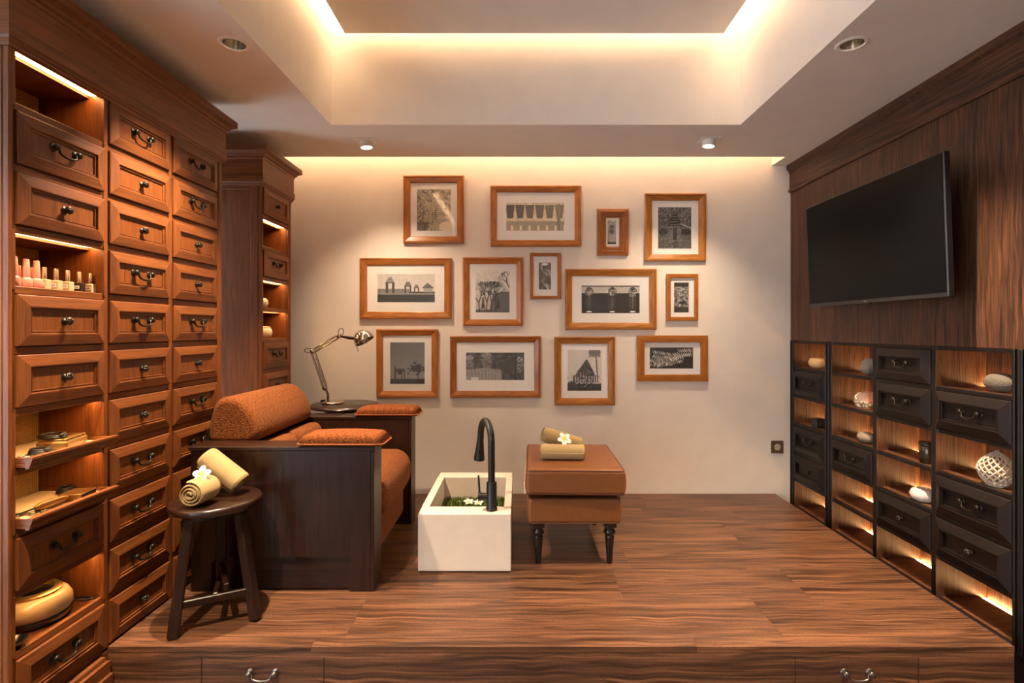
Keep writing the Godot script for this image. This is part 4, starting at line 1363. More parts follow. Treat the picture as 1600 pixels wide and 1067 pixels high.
# ------------------------------------------------------------------ armchair
func make_armchair() -> void:
	var o := Vector3(-1.0, PT, -2.63)
	var t := thing("armchair", "deep armchair of dark wood and burnt orange cloth facing the basin", "armchair", o)
	for s in [1.0, -1.0]:
		var zo: float = 0.440 * s
		var zi: float = 0.320 * s
		# outer panel with a low arch cut out of its foot
		var poly := PackedVector2Array([Vector2(-0.375, 0.0), Vector2(-0.375, 0.590), Vector2(0.378, 0.590), Vector2(0.378, 0.0), Vector2(0.292, 0.0)])
		for k in 9:
			var a := k / 8.0 * PI / 2
			poly.append(Vector2(0.252 + cos(a) * 0.04, 0.105 + sin(a) * 0.04))
		for k in 9:
			var a := PI / 2 + k / 8.0 * PI / 2
			poly.append(Vector2(-0.25 + cos(a) * 0.04, 0.105 + sin(a) * 0.04))
		poly.append(Vector2(-0.29, 0.0))
		for z in [[zo, zo - 0.018 * s], [zi + 0.016 * s, zi]]:
			var mb := MB.new()
			mb.prism(poly, z[0], z[1])
			part("arm_panel", mb.put(), M.chair_v, t)
		bpart("arm_core", Vector3(-0.37, 0.004, zo - 0.0185 * s), Vector3(0.355, 0.588, zi + 0.0165 * s), M.chair_h, t, 0.0)
		bpart("front_board", Vector3(0.3785, 0.0, zo), Vector3(0.394, 0.590, zi), M.chair_v, t, 0.002)
		bpart("arm_top", Vector3(-0.385, 0.5905, zo + 0.004 * s), Vector3(0.396, 0.609, zi - 0.004 * s), M.chair_h, t, 0.003)
		# padded rest on the arm, bevelled at its ends
		var mb2 := MB.new()
		var zc := (zo + zi) / 2
		mb2.soft(Vector3(0.255, 0.637, zc), Vector3(0.375, 0.054, 0.162), 0.024, 10, func(p: Vector3) -> Vector3:
			var f := clampf((p.y + 0.027) / 0.054, 0, 1)
			return Vector3(p.x * (1.0 - 0.14 * f), p.y - 0.006 * f * pow(absf(p.x) / 0.19, 2.0), p.z * (1.0 - 0.12 * f)))
		var pad := part("arm_pad", mb2.put(), M.orange_pad, t)
		var pp := []
		for k in 33:
			var a := TAU * k / 32.0
			pp.append(Vector3(0.255 + clampf(cos(a) * 1.35, -1, 1) * 0.182, 0.621, zc + clampf(sin(a) * 1.35, -1, 1) * 0.0765))
		var mb3 := MB.new()
		mb3.tube(pp, [0.0035], 6, false)
		part("piping", mb3.put(), M.piping, pad)
	# seat, base, back
	var mb := MB.new()
	mb.soft(Vector3(0.045, 0.335, 0), Vector3(0.71, 0.205, 0.636), 0.088, 12, func(p: Vector3) -> Vector3:
		return p + Vector3(0.018 * (1.0 - pow(p.z / 0.32, 2.0)) * clampf(p.x / 0.3, 0, 1), 0.016 * (1.0 - pow(p.z / 0.32, 2.0)) * clampf(p.y / 0.1, -0.2, 1), 0))
	part("seat_cushion", mb.put(), M.orange, t)
	mb = MB.new()
	mb.soft(Vector3(0.03, 0.160, 0), Vector3(0.65, 0.190, 0.634), 0.03, 6)
	part("seat_base", mb.put(), M.orange, t)
	for s in [-1.0, 1.0]:
		mb = MB.new()
		mb.x = Transform3D(Basis(Vector3.BACK, 0.22), Vector3(-0.160, 0.425, s * 0.1585))
		mb.soft(Vector3.ZERO, Vector3(0.17, 0.31, 0.316), 0.05, 8, func(p: Vector3) -> Vector3: return p + Vector3(0.012 * (1.0 - pow(p.z / 0.16, 2.0)) * signf(p.x), 0, 0))
		part("back_cushion", mb.put(), M.orange, t)
	mb = MB.new()
	bolster(mb, [Vector2(-0.386, 0.615), Vector2(-0.380, 0.68), Vector2(-0.365, 0.745), Vector2(-0.345, 0.782), Vector2(-0.315, 0.797), Vector2(-0.28, 0.798), Vector2(-0.245, 0.788), Vector2(-0.210, 0.757), Vector2(-0.180, 0.712), Vector2(-0.162, 0.662), Vector2(-0.163, 0.625), Vector2(-0.180, 0.602), Vector2(-0.21, 0.592), Vector2(-0.30, 0.590), Vector2(-0.365, 0.594)], 0.312, 0.030)
	part("headrest", mb.put(), M.orange, t)
	bpart("back_board", Vector3(-0.392, 0.03, -0.317), Vector3(-0.3755, 0.66, 0.317), M.chair_v, t, 0.002)

# closed outline in xy drawn along z from -half to half, its ends rounded by r
func bolster(mb: MB, outline: Array, half: float, r: float) -> void:
	var n := outline.size()
	# smooth the outline
	var pts := []
	for i in n:
		for k in 4:
			pts.append(outline[i].cubic_interpolate(outline[(i + 1) % n], outline[(i + n - 1) % n], outline[(i + 2) % n], k / 4.0))
	n = pts.size()
	var mid := Vector2.ZERO
	for p in pts:
		mid += p / n
	var nor := []
	for i in n:
		var t: Vector2 = pts[(i + 1) % n] - pts[(i + n - 1) % n]
		var q := Vector2(t.y, -t.x).normalized()
		nor.append(q if q.dot(pts[i] - mid) > 0 else -q)
	var st := []
	for k in 7:
		var a := PI / 2 * k / 6.0
		st.append([-half + r * (1.0 - cos(a)), r * (1.0 - sin(a)), -cos(a)])
	for k in 7:
		var a := PI / 2 * (6 - k) / 6.0
		st.append([half - r * (1.0 - cos(a)), r * (1.0 - sin(a)), cos(a)])
	for k in st.size() - 1:
		for i in n:
			var j := (i + 1) % n
			var v := []
			var m := []
			for e in [[i, k], [j, k], [j, k + 1], [i, k + 1]]:
				var s: Array = st[e[1]]
				var q: Vector2 = pts[e[0]] - nor[e[0]] * s[1]
				v.append(Vector3(q.x, q.y, s[0]))
				m.append((Vector3(nor[e[0]].x, nor[e[0]].y, 0) * sqrt(maxf(0.0, 1.0 - s[2] * s[2])) + Vector3(0, 0, s[2])).normalized())
			mb.quadn(v[0], v[1], v[2], v[3], m[0], m[1], m[2], m[3])
	for e in [[0, -1.0], [st.size() - 1, 1.0]]:
		var s: Array = st[e[0]]
		for i in n:
			var a: Vector2 = pts[i] - nor[i] * s[1]
			var b: Vector2 = pts[(i + 1) % n] - nor[(i + 1) % n] * s[1]
			var nn := Vector3(0, 0, e[1])
			mb.tri(Vector3(mid.x, mid.y, s[0] + 0.004 * e[1]), Vector3(a.x, a.y, s[0]), Vector3(b.x, b.y, s[0]), nn, nn, nn)

# ------------------------------------------------------------------ round side table with a desk lamp
func make_side_table() -> void:
	var c := Vector3(-1.097, PT, -3.283)
	var t := thing("side_table", "small round dark wood side table behind the armchair", "table", c)
	var mb := MB.new()
	mb.lathe([Vector2(0, 0.610), Vector2(0.185, 0.610), Vector2(0.203, 0.614), Vector2(0.210, 0.622), Vector2(0.205, 0.631), Vector2(0.196, 0.634), Vector2(0.194, 0.632), Vector2(0.190, 0.632), Vector2(0.188, 0.634), Vector2(0, 0.634)], 56)
	part("table_top", mb.put(), M.table, t)
	mb = MB.new()
	mb.lathe([Vector2(0, 0.588), Vector2(0.12, 0.588), Vector2(0.125, 0.592), Vector2(0.125, 0.6098), Vector2(0, 0.6098)], 32)
	part("apron", mb.put(), M.table, t)
	mb = MB.new()
	mb.lathe([Vector2(0.026, 0.05), Vector2(0.034, 0.10), Vector2(0.022, 0.16), Vector2(0.030, 0.30), Vector2(0.020, 0.42), Vector2(0.030, 0.50), Vector2(0.040, 0.588)], 20)
	part("pedestal", mb.put(), M.table, t)
	for k in 3:
		var a := TAU * k / 3.0 + 0.4
		var d := Vector3(cos(a), 0, sin(a))
		mb = MB.new()
		mb.tube([Vector3(0, 0.08, 0) + d * 0.02, Vector3(0, 0.06, 0) + d * 0.09, Vector3(0, 0.016, 0) + d * 0.16, Vector3(0, 0.0125, 0) + d * 0.175], [0.016, 0.014, 0.012, 0.012], 8)
		part("foot", mb.put(), M.table, t)
	# lamp; px gives points on the plane through the table's middle
	var s := FOCAL / 3.283
	var l := thing("desk_lamp", "chrome jointed desk lamp standing on the round side table", "lamp", Vector3(-1.168, PT + 0.634, -3.283))
	var P := func(px: float, py: float) -> Vector3: return at_scale(px, py, s) - l.position
	mb = MB.new()
	mb.lathe([Vector2(0, 0), Vector2(0.066, 0), Vector2(0.070, 0.004), Vector2(0.069, 0.012), Vector2(0.060, 0.018), Vector2(0.040, 0.021), Vector2(0, 0.022)], 36)
	part("base", mb.put(), M.chrome, l)
	var p0: Vector3 = Vector3(-0.030, 0.022, 0)
	var p1: Vector3 = P.call(508, 606)
	var p2: Vector3 = P.call(489, 549)
	var p3: Vector3 = P.call(530, 525)
	var p4: Vector3 = P.call(546, 528)
	mb = MB.new()
	mb.tube([p0, Vector3(p0.x, p1.y * 0.6, 0), p1], [0.009, 0.008, 0.007], 10)
	part("stem", mb.put(), M.chrome, l)
	mb = MB.new()
	mb.box(Vector3(-0.062, 0.0145, 0), Vector3(0.022, 0.028, 0.03), 0.003)
	part("switch_box", mb.put(), M.black_gloss, l)
	for seg in [["lower_arm", p1, p2], ["upper_arm", p2, p3]]:
		var dir: Vector3 = (seg[2] - seg[1]).normalized()
		var side := Vector3(-dir.y, dir.x, 0) * 0.010
		mb = MB.new()
		for e in [-1.0, 1.0]:
			for zz in [-0.011, 0.011]:
				mb.tube([seg[1] + side * e + Vector3(0, 0, zz), seg[2] + side * e + Vector3(0, 0, zz)], [0.0035], 8)
		var arm := part(seg[0], mb.put(), M.chrome, l)
		# coil spring along the arm
		var pts := []
		for k in 81:
			var f := 0.08 + 0.5 * k / 80.0
			var a := TAU * k / 5.0
			pts.append(seg[1].lerp(seg[2], f) + (Vector3(-dir.y, dir.x, 0) * cos(a) + Vector3.BACK * sin(a)) * 0.006)
		mb = MB.new()
		mb.tube(pts, [0.0012], 5)
		part("spring", mb.put(), M.steel, arm)
	for j in [p1, p2, p3]:
		mb = MB.new()
		mb.x = Transform3D(Basis(Vector3.RIGHT, PI / 2), j + Vector3(0, 0, -0.017))
		mb.lathe([Vector2(0, 0), Vector2(0.013, 0), Vector2(0.015, 0.003), Vector2(0.015, 0.031), Vector2(0.013, 0.034), Vector2(0, 0.034)], 18)
		part("joint", mb.put(), M.chrome, l)
	# cable loops at the joints
	for g in [[p2 + Vector3(-0.028, 0.006, 0), Vector2(0.028, 0.012), 0.1], [p3 + Vector3(0.010, 0.024, 0), Vector2(0.016, 0.026), -0.3]]:
		var pts := []
		for k in 25:
			var a := TAU * k / 24.0
			var q := Vector2(cos(a) * g[1].x, sin(a) * g[1].y).rotated(g[2])
			pts.append(g[0] + Vector3(q.x, q.y, 0.004 * sin(a)))
		mb = MB.new()
		mb.tube(pts, [0.0022], 6, false)
		part("cable_loop", mb.put(), M.bronze, l)
	mb = MB.new()
	mb.tube([p3, p3.lerp(p4, 0.5), p4, P.call(555, 529)], [0.006, 0.008, 0.010, 0.009], 10)
	part("neck", mb.put(), M.bronze, l)
	# dome, mouth to the lower right
	var ax: Vector3 = Vector3(15, -25, 0).normalized()
	mb = MB.new()
	mb.x = Transform3D(Basis(Quaternion(Vector3.DOWN, (ax + Vector3(0, 0, 0.12)).normalized())), P.call(569, 532))
	var prof := []
	for k in 13:
		var a := PI / 2 * k / 12.0
		prof.append(Vector2(cos(a) * 0.062, sin(a) * 0.066 + 0.004))
	prof.push_front(Vector2(0.062, -0.006))
	prof.push_front(Vector2(0.059, -0.006))
	for k in 13:
		var a := PI / 2 * k / 12.0
		prof.push_front(Vector2(cos(a) * 0.059, sin(a) * 0.063 + 0.004))
	mb.lathe(prof, 36)
	part("shade", mb.put(), M.chrome, l)
	mb = MB.new()
	mb.tube([P.call(556, 538), P.call(560, 550)], [0.0028, 0.002], 6)
	part("handle_rod", mb.put(), M.steel, l)

# ------------------------------------------------------------------ foot basin with tap
func make_basin() -> void:
	var x0 := -0.455; var x1 := -0.034
	var z0 := -3.048; var z1 := -2.360
	var H := 0.266
	var ix0 := -0.419; var ix1 := -0.067
	var iz0 := -2.952; var iz1 := -2.462
	var c := Vector3((x0 + x1) / 2, PT, (z0 + z1) / 2)
	var t := thing("foot_basin", "cream stone foot basin standing on the platform beside the armchair", "basin", c)
	bpart("front_wall", Vector3(x0, PT + 0.006, iz1) - c, Vector3(x1, PT + H, z1) - c, M.basin, t, 0.003)
	bpart("rear_wall", Vector3(x0, PT + 0.006, z0) - c, Vector3(x1, PT + H, iz0) - c, M.basin, t, 0.003)
	bpart("side_wall", Vector3(x0, PT + 0.006, iz0 - 0.0005) - c, Vector3(ix0, PT + H, iz1 + 0.0005) - c, M.basin, t, 0.0)
	bpart("side_wall", Vector3(ix1, PT + 0.006, iz0 - 0.0005) - c, Vector3(x1, PT + H, iz1 + 0.0005) - c, M.basin, t, 0.0)
	bpart("bottom", Vector3(ix0, PT + 0.006, iz0) - c, Vector3(ix1, PT + 0.128, iz1) - c, M.basin, t, 0.0)
	bpart("foot", Vector3(x0 + 0.01, PT, z0 + 0.01) - c, Vector3(x1 - 0.01, PT + 0.0058, z1 - 0.01) - c, M.black, t, 0.0)
	# turf mat on the bottom
	var turf := thing("turf_mat", "green artificial grass mat lying in the stone basin", "grass mat", Vector3(c.x, PT + 0.128, (iz0 + iz1) / 2))
	bpart("mat", Vector3(ix0 + 0.004 - c.x, 0.0005, -0.24), Vector3(ix1 - 0.004 - c.x, 0.012, 0.24), mat(srgb(74, 92, 34), 0.95), turf, 0.0)
	for tone in 3:
		var mb := MB.new()
		for k in 2600:
			var b := Vector3(rng.randf_range(ix0 + 0.006, ix1 - 0.006) - c.x, 0.011, rng.randf_range(-0.235, 0.235))
			var a := rng.randf() * TAU
			var lean := Vector3(cos(a), 0, sin(a)) * rng.randf_range(0.004, 0.016)
			var w := Vector3(-sin(a), 0, cos(a)) * 0.0022
			var h := rng.randf_range(0.014, 0.030)
			var top := b + lean + Vector3.UP * h
			var lo := Vector3.UP * 0.003
			if absf(top.x) > 0.17 or absf(top.z) > 0.24:
				continue
			var nn := Vector3(cos(a), 0.6, sin(a)).normalized()
			var mid := b + lean * 0.35 + Vector3.UP * h * 0.55
			mb.tri(b - w, b + w, mid + w * 0.8, nn, nn, nn)
			mb.tri(b - w, mid + w * 0.8, mid - w * 0.8, nn, nn, nn)
			mb.tri(mid - w * 0.8, mid + w * 0.8, top, nn, nn, nn)
		var g := part("grass_blades", mb.put(), mat([srgb(112, 128, 50), srgb(138, 150, 70), srgb(92, 110, 40)][tone], 0.8), turf)
		g.set_meta("kind", "stuff")
	for k in 2:
		var f := flower("white frangipani flower lying on the grass mat in the basin" if k == 0 else "second white frangipani flower on the basin grass close to the tap", Vector3([-0.272, -0.218][k], PT + 0.158, [-2.845, -2.830][k]), Vector3(0.05, 1.0, 0.3), 0.6 + k, 0.028)
		f.set_meta("group", "flowers on the basin grass")
	# tap
	var s := Vector3(-0.124, PT + H, -2.412)
	var tap := thing("faucet", "matt black pull-down faucet with curved neck on the basin rim", "faucet", s)
	var mb := MB.new()
	mb.lathe([Vector2(0, 0), Vector2(0.0262, 0), Vector2(0.0262, 0.011), Vector2(0.0250, 0.013), Vector2(0.0240, 0.014), Vector2(0.0240, 0.126), Vector2(0.0232, 0.129), Vector2(0.0232, 0.129), Vector2(0, 0.130)], 28)
	part("body", mb.put(), M.black, tap)
	var pts := [Vector3(0, 0.12, 0), Vector3(0, 0.20, 0), Vector3(-0.001, 0.27, -0.002)]
	var top := Vector3(-0.001, 0.305, -0.003)
	var out := Vector3(-0.062, 0, -0.165)   # reach of the neck
	for k in 15:
		var a := PI * k / 14.0
		pts.append(top + out * 0.5 * (1.0 - cos(a)) + Vector3.UP * sin(a) * 0.092)
	pts.append(top + out + Vector3(-0.002, -0.02, -0.002))
	mb = MB.new()
	mb.tube(pts, [0.0158], 16)
	part("neck", mb.put(), M.black, tap)
	var e := top + out + Vector3(-0.002, -0.02, -0.002)
	var dn := Vector3(-0.06, -1, -0.03).normalized()
	mb = MB.new()
	mb.tube([e, e + dn * 0.004, e + dn * 0.03, e + dn * 0.085, e + dn * 0.095, e + dn * 0.098], [0.0165, 0.0172, 0.0195, 0.0265, 0.0268, 0.0245], 20)
	var hd := part("spray_head", mb.put(), M.black, tap)
	mb = MB.new()
	mb.box(e + dn * 0.055 + Vector3(0.002, 0, 0.021), Vector3(0.010, 0.022, 0.006), 0.002)
	part("spray_button", mb.put(), M.black_gloss, hd)
	mb = MB.new()
	mb.tube([Vector3(-0.020, 0.062, 0), Vector3(-0.046, 0.062, 0.0), Vector3(-0.047, 0.062, 0.0), Vector3(-0.062, 0.062, 0.0)], [0.017, 0.017, 0.0205, 0.0205], 18)
	var vl := part("valve", mb.put(), M.black, tap)
	mb = MB.new()
	mb.tube([Vector3(-0.055, 0.075, 0), Vector3(-0.058, 0.11, -0.004), Vector3(-0.062, 0.158, -0.012)], [0.005, 0.005, 0.0045], 10)
	part("lever", mb.put(), M.black, vl)

# ------------------------------------------------------------------ leather ottoman
func make_ottoman() -> void:
	var c := Vector3(0.262, PT, -2.705)
	var t := thing("ottoman", "brown leather footstool with thick loose cushion and turned black legs", "footstool", c)
	var mb := MB.new()
	mb.soft(Vector3(0, 0.258, 0), Vector3(0.425, 0.116, 0.575), 0.016, 8, func(p: Vector3) -> Vector3: return p * (1.0 + 0.02 * (1.0 - pow(p.y / 0.06, 2.0))) if false else p + Vector3(p.x * 0.025 * (1.0 - pow(p.y / 0.06, 2.0)), 0, p.z * 0.02 * (1.0 - pow(p.y / 0.06, 2.0))))
	var body := part("body", mb.put(), M.leather, t)
	var welt := func(w: float, d: float, y: float, r: float) -> Mesh:
		var pts := []
		var cr := 0.02
		for q in 4:
			var cx: float = [1, -1, -1, 1][q] * (w / 2 - cr)
			var cz: float = [1, 1, -1, -1][q] * (d / 2 - cr)
			for k in 5:
				var a := q * PI / 2 + k / 4.0 * PI / 2
				pts.append(Vector3(cx + cos(a) * cr, y, cz + sin(a) * cr))
		pts.append(pts[0])
		var m := MB.new()
		m.tube(pts, [r], 6, false)
		return m.put()
	part("piping", welt.call(0.424, 0.574, 0.314, 0.0028), M.leather_seam, body)
	part("piping", welt.call(0.424, 0.574, 0.203, 0.0025), M.leather_seam, body)
	# loose cushion, a little askew
	mb = MB.new()
	var tw := Transform3D(Basis(Vector3.UP, deg_to_rad(-1.5)) * Basis(Vector3.RIGHT, deg_to_rad(-1.2)), Vector3(0.010, 0.388, 0.0))
	mb.x = tw
	mb.soft(Vector3.ZERO, Vector3(0.455, 0.118, 0.605), 0.020, 12, func(p: Vector3) -> Vector3:
		var f := (1.0 - pow(p.x / 0.23, 2.0)) * (1.0 - pow(p.z / 0.31, 2.0))
		var side := 1.0 - pow(p.y / 0.06, 2.0)
		return p + Vector3(p.x * 0.03 * side, maxf(f, 0.0) * 0.016 * clampf(p.y / 0.05, -0.3, 1.0), p.z * 0.02 * side))
	var cu := part("cushion", mb.put(), M.leather, t)
	var w1 := part("piping", welt.call(0.450, 0.600, 0.0, 0.004), M.leather_seam, cu)
	w1.transform = tw.translated_local(Vector3(0, 0.0535, 0))
	var w2 := part("piping", welt.call(0.450, 0.600, 0.0, 0.0036), M.leather_seam, cu)
	w2.transform = tw.translated_local(Vector3(0, -0.0535, 0))
	mb = MB.new()
	mb.x = tw
	mb.span(Vector3(-0.2385, -0.056, -0.27), Vector3(-0.226, -0.012, 0.285), 0.002)
	part("canvas_edge", mb.put(), M.canvas, cu)
	for sx in [-1.0, 1.0]:
		for sz in [-1.0, 1.0]:
			mb = MB.new()
			mb.x = Transform3D(Basis.IDENTITY, Vector3(sx * 0.168, 0, sz * 0.245))
			mb.box(Vector3(0, 0.188, 0), Vector3(0.056, 0.026, 0.056), 0.002)
			mb.lathe([Vector2(0, 0), Vector2(0.011, 0), Vector2(0.013, 0.006), Vector2(0.016, 0.05), Vector2(0.022, 0.125), Vector2(0.022, 0.130), Vector2(0.018, 0.134), Vector2(0.024, 0.139), Vector2(0.0285, 0.148), Vector2(0.027, 0.157), Vector2(0.020, 0.163), Vector2(0.020, 0.166), Vector2(0.026, 0.170), Vector2(0.026, 0.176), Vector2(0.024, 0.180)], 24)
			part("leg", mb.put(), M.black_gloss, t)

# ------------------------------------------------------------------ round stool
func make_stool() -> void:
	var c := Vector3(-1.172, PT, -2.025)
	var t := thing("stool", "three-legged round stool of dark rustic wood at the platform edge", "stool", c)
	var mb := MB.new()
	mb.lathe([Vector2(0, 0.418), Vector2(0.148, 0.418), Vector2(0.158, 0.422), Vector2(0.161, 0.430), Vector2(0.161, 0.440), Vector2(0.157, 0.447), Vector2(0.152, 0.449), Vector2(0, 0.450)], 56)
	part("seat", mb.put(), M.stool_top, t)
	mb = MB.new()
	mb.lathe([Vector2(0, 0.398), Vector2(0.118, 0.398), Vector2(0.125, 0.402), Vector2(0.125, 0.4178), Vector2(0, 0.4178)], 40)
	part("apron", mb.put(), M.stool_v, t)
	var feet := [Vector3(-0.058, 0, 0.170), Vector3(0.178, 0, 0.050), Vector3(-0.050, 0, -0.125)]
	var tops := [Vector3(-0.040, 0.405, 0.105), Vector3(0.100, 0.405, 0.020), Vector3(-0.030, 0.405, -0.085)]
	var at_h := []
	for k in 3:
		var d: Vector3 = tops[k] - feet[k]
		var up := d.normalized()
		var rad := Vector3(feet[k].x, 0, feet[k].z).normalized()
		var x := up.cross(rad).normalized()
		var z := x.cross(up).normalized()
		mb = MB.new()
		mb.x = Transform3D(Basis(x, up, z).rotated(up, PI / 4 * (1 if k == 0 else 0)), feet[k] + up * (d.length() * 0.5 + 0.004))
		mb.box(Vector3.ZERO, Vector3(0.036, d.length(), 0.036), 0.004)
		part("leg", mb.put(), M.stool_v, t)
		at_h.append(feet[k] + d * 0.27)
	# stretchers in a rough T
	var m: Vector3 = (at_h[0] + at_h[1]) * 0.5
	for e in [[at_h[0], at_h[1], 0.0], [m, at_h[2], 0.004], [at_h[2], m + (at_h[1] - at_h[0]) * 0.15, 0.03]]:
		var d: Vector3 = e[1] - e[0]
		var x := d.normalized()
		mb = MB.new()
		mb.x = Transform3D(Basis(x, Vector3.UP, x.cross(Vector3.UP)), (e[0] + e[1]) * 0.5 + Vector3.UP * e[2])
		mb.box(Vector3.ZERO, Vector3(d.length(), 0.028, 0.018), 0.003)
		part("stretcher", mb.put(), M.stool_v, t)

# ------------------------------------------------------------------ towels and flowers
func flower(label: String, at: Vector3, facing: Vector3, spin: float, size: float) -> Node3D:
	var f := thing("frangipani_flower", label, "flower", at, 0.0)
	var up := facing.normalized()
	var q := Basis(Quaternion(Vector3.UP, up))
	for k in 5:
		var a := spin + TAU * k / 5.0
		for inner in 2:
			var mb := MB.new()
			mb.x = Transform3D(q * Basis(Vector3.UP, a), Vector3.ZERO)
			var L := size * (1.0 if inner == 0 else 0.40)
			var n := 8
			var row := func(i: int) -> Array:
				var u := float(i) / n
				var w := L * 0.36 * pow(sin(clampf(u * 0.93 + 0.04, 0, 1) * PI), 0.7) * (0.75 + 0.35 * u)
				if inner == 1:
					w = L * 0.34 * (0.3 + 0.7 * u)
				var y := size * (0.10 + 0.28 * u * (L / size) - 0.16 * pow(u * L / size, 2.0)) + (0.0006 if inner == 1 else 0.0)
				return [Vector3(u * L, y + w * 0.25, -w), Vector3(u * L, y, 0), Vector3(u * L, y + w * 0.05, w)]
			for i in n:
				var A: Array = row.call(i)
				var B: Array = row.call(i + 1)
				for j in 2:
					mb.face(A[j], A[j + 1], B[j + 1], B[j], Vector3.UP)
			part("petal" if inner == 0 else "petal_base", mb.put(), M.petal if inner == 0 else M.yolk, f)
	return f

# towel rolled up along +x from 0 to L
func towel(label: String, at: Vector3, b: Basis, L: float, R: float, turns: float, squash: float) -> Node3D:
	var t := thing("rolled_towel", label, "towel", at)
	var mb := MB.new()
	mb.x = Transform3D(b, Vector3.ZERO)
	var n := int(turns * 28)
	var r0 := 0.006
	var pitch := (R - r0) / turns
	var th := pitch * 0.40
	var ring := func(i: int, xx: float, off: float) -> Vector3:
		var a := TAU * turns * i / n
		var r := r0 + pitch * a / TAU + off
		var wob := 1.0 + 0.03 * sin(a * 2.0 + 0.7)
		return Vector3(xx, sin(a) * r * squash * wob, cos(a) * r * wob)
	var nor := func(i: int) -> Vector3:
		var a := TAU * turns * i / n
		return Vector3(0, sin(a), cos(a))
	var xs := [0.0, 0.004, 0.012, L * 0.35, L * 0.65, L - 0.012, L - 0.004, L]
	var of := [-0.25, 0.6, 1.0, 1.0, 1.0, 1.0, 0.6, -0.25]
	for i in n:
		# the core stands a little out at the ends
		var e := 0.006 * (1.0 - float(i) / n)
		for k in xs.size() - 1:
			var xa: float = xs[k] - (e if k < 3 else -e if k > 4 else 0.0)
			var xb: float = xs[k + 1] - (e if k + 1 < 3 else -e if k + 1 > 4 else 0.0)
			var fa: float = th * of[k]
			var fb: float = th * of[k + 1]
			var tilt_a := Vector3((-0.8 if k < 2 else 0.0) + (0.8 if k > 5 else 0.0), 0, 0)
			var tilt_b := Vector3((-0.8 if k + 1 < 2 else 0.0) + (0.8 if k + 1 > 5 else 0.0), 0, 0)
			var n0: Vector3 = nor.call(i)
			var n1: Vector3 = nor.call(i + 1)
			mb.quadn(ring.call(i, xa, fa), ring.call(i + 1, xa, fa), ring.call(i + 1, xb, fb), ring.call(i, xb, fb), (n0 + tilt_a).normalized(), (n1 + tilt_a).normalized(), (n1 + tilt_b).normalized(), (n0 + tilt_b).normalized())
			mb.quadn(ring.call(i, xa, -fa), ring.call(i + 1, xa, -fa), ring.call(i + 1, xb, -fb), ring.call(i, xb, -fb), -n0, -n1, -n1, -n0)
		for k in [0, xs.size() - 1]:
			var x: float = xs[k] + (-e if k == 0 else e)
			var nn := Vector3(-1 if k == 0 else 1, 0, 0)
			mb.quad(ring.call(i, x, -th * 0.25), ring.call(i + 1, x, -th * 0.25), ring.call(i + 1, x, th * 0.25), ring.call(i, x, th * 0.25), nn)
	# outer end of the sheet
	mb.quad(ring.call(n, 0.004, -th), ring.call(n, L - 0.004, -th), ring.call(n, L - 0.004, th), ring.call(n, 0.004, th), nor.call(n).cross(Vector3.RIGHT))
	part("terry_roll", mb.put(), M.towel, t)
	return t

func axes(along: Vector3, up: Vector3) -> Basis:
	var x := along.normalized()
	var z := x.cross(up).normalized()
	return Basis(x, z.cross(x), z)

func make_towels() -> void:
	var y := PT + 0.450
	# stool: one roll lies with its end towards the room, the other leans on it
	towel("rolled yellow towel lying flat on the dark stool", Vector3(-1.192, y + 0.0505, -1.892), axes(Vector3(0.12, 0, -0.99), Vector3.UP), 0.100, 0.0485, 3.3, 0.95)
	towel("rolled yellow towel leaning upright against the other on the dark stool", Vector3(-1.244, y + 0.146, -2.072), axes(Vector3(0.139, -0.108, 0.0), Vector3(0.4, 1, 0.2)), 0.176, 0.052, 2.8, 0.86)
	flower("white frangipani flower resting on the towels of the stool", Vector3(-1.184, y + 0.104, -1.955), Vector3(-0.05, 0.55, 0.85), 0.35, 0.036)
	# ottoman
	y = PT + 0.458
	towel("rolled yellow towel lying flat across the leather footstool", Vector3(0.112, y + 0.042, -2.585), axes(Vector3(1, 0, 0.07), Vector3.UP), 0.212, 0.0435, 3.0, 0.88)
	towel("rolled yellow towel tipped up behind the other on the leather footstool", Vector3(0.128, y + 0.106, -2.695), axes(Vector3(0.92, -0.30, -0.12), Vector3.UP), 0.205, 0.0435, 3.0, 0.95)
	flower("white frangipani flower resting on the towels of the leather footstool", Vector3(0.228, y + 0.094, -2.60), Vector3(0.15, 0.6, 0.8), 0.9, 0.036)

# ------------------------------------------------------------------ goods in the left cabinets
func bottle_pink(label: String, at: Vector3, scale: float) -> void:
	var t := thing("nail_polish", label, "nail polish", at, 0.0, "nail polish in the lit niche")
	var mb := MB.new()
	mb.lathe([Vector2(0, 0), Vector2(0.0135, 0), Vector2(0.0152, 0.003), Vector2(0.0150, 0.024), Vector2(0.0105, 0.030), Vector2(0.0060, 0.032), Vector2(0, 0.032)], 18)
	var b := part("bottle", mb.put(), M.polish_pink, t)
	mb = MB.new()
	mb.lathe([Vector2(0, 0.0322), Vector2(0.0088, 0.0322), Vector2(0.0092, 0.040), Vector2(0.0070, 0.083), Vector2(0.006, 0.0845), Vector2(0, 0.085)], 18)
	part("cap", mb.put(), M.cap_pink, t)
	t.scale = Vector3.ONE * scale

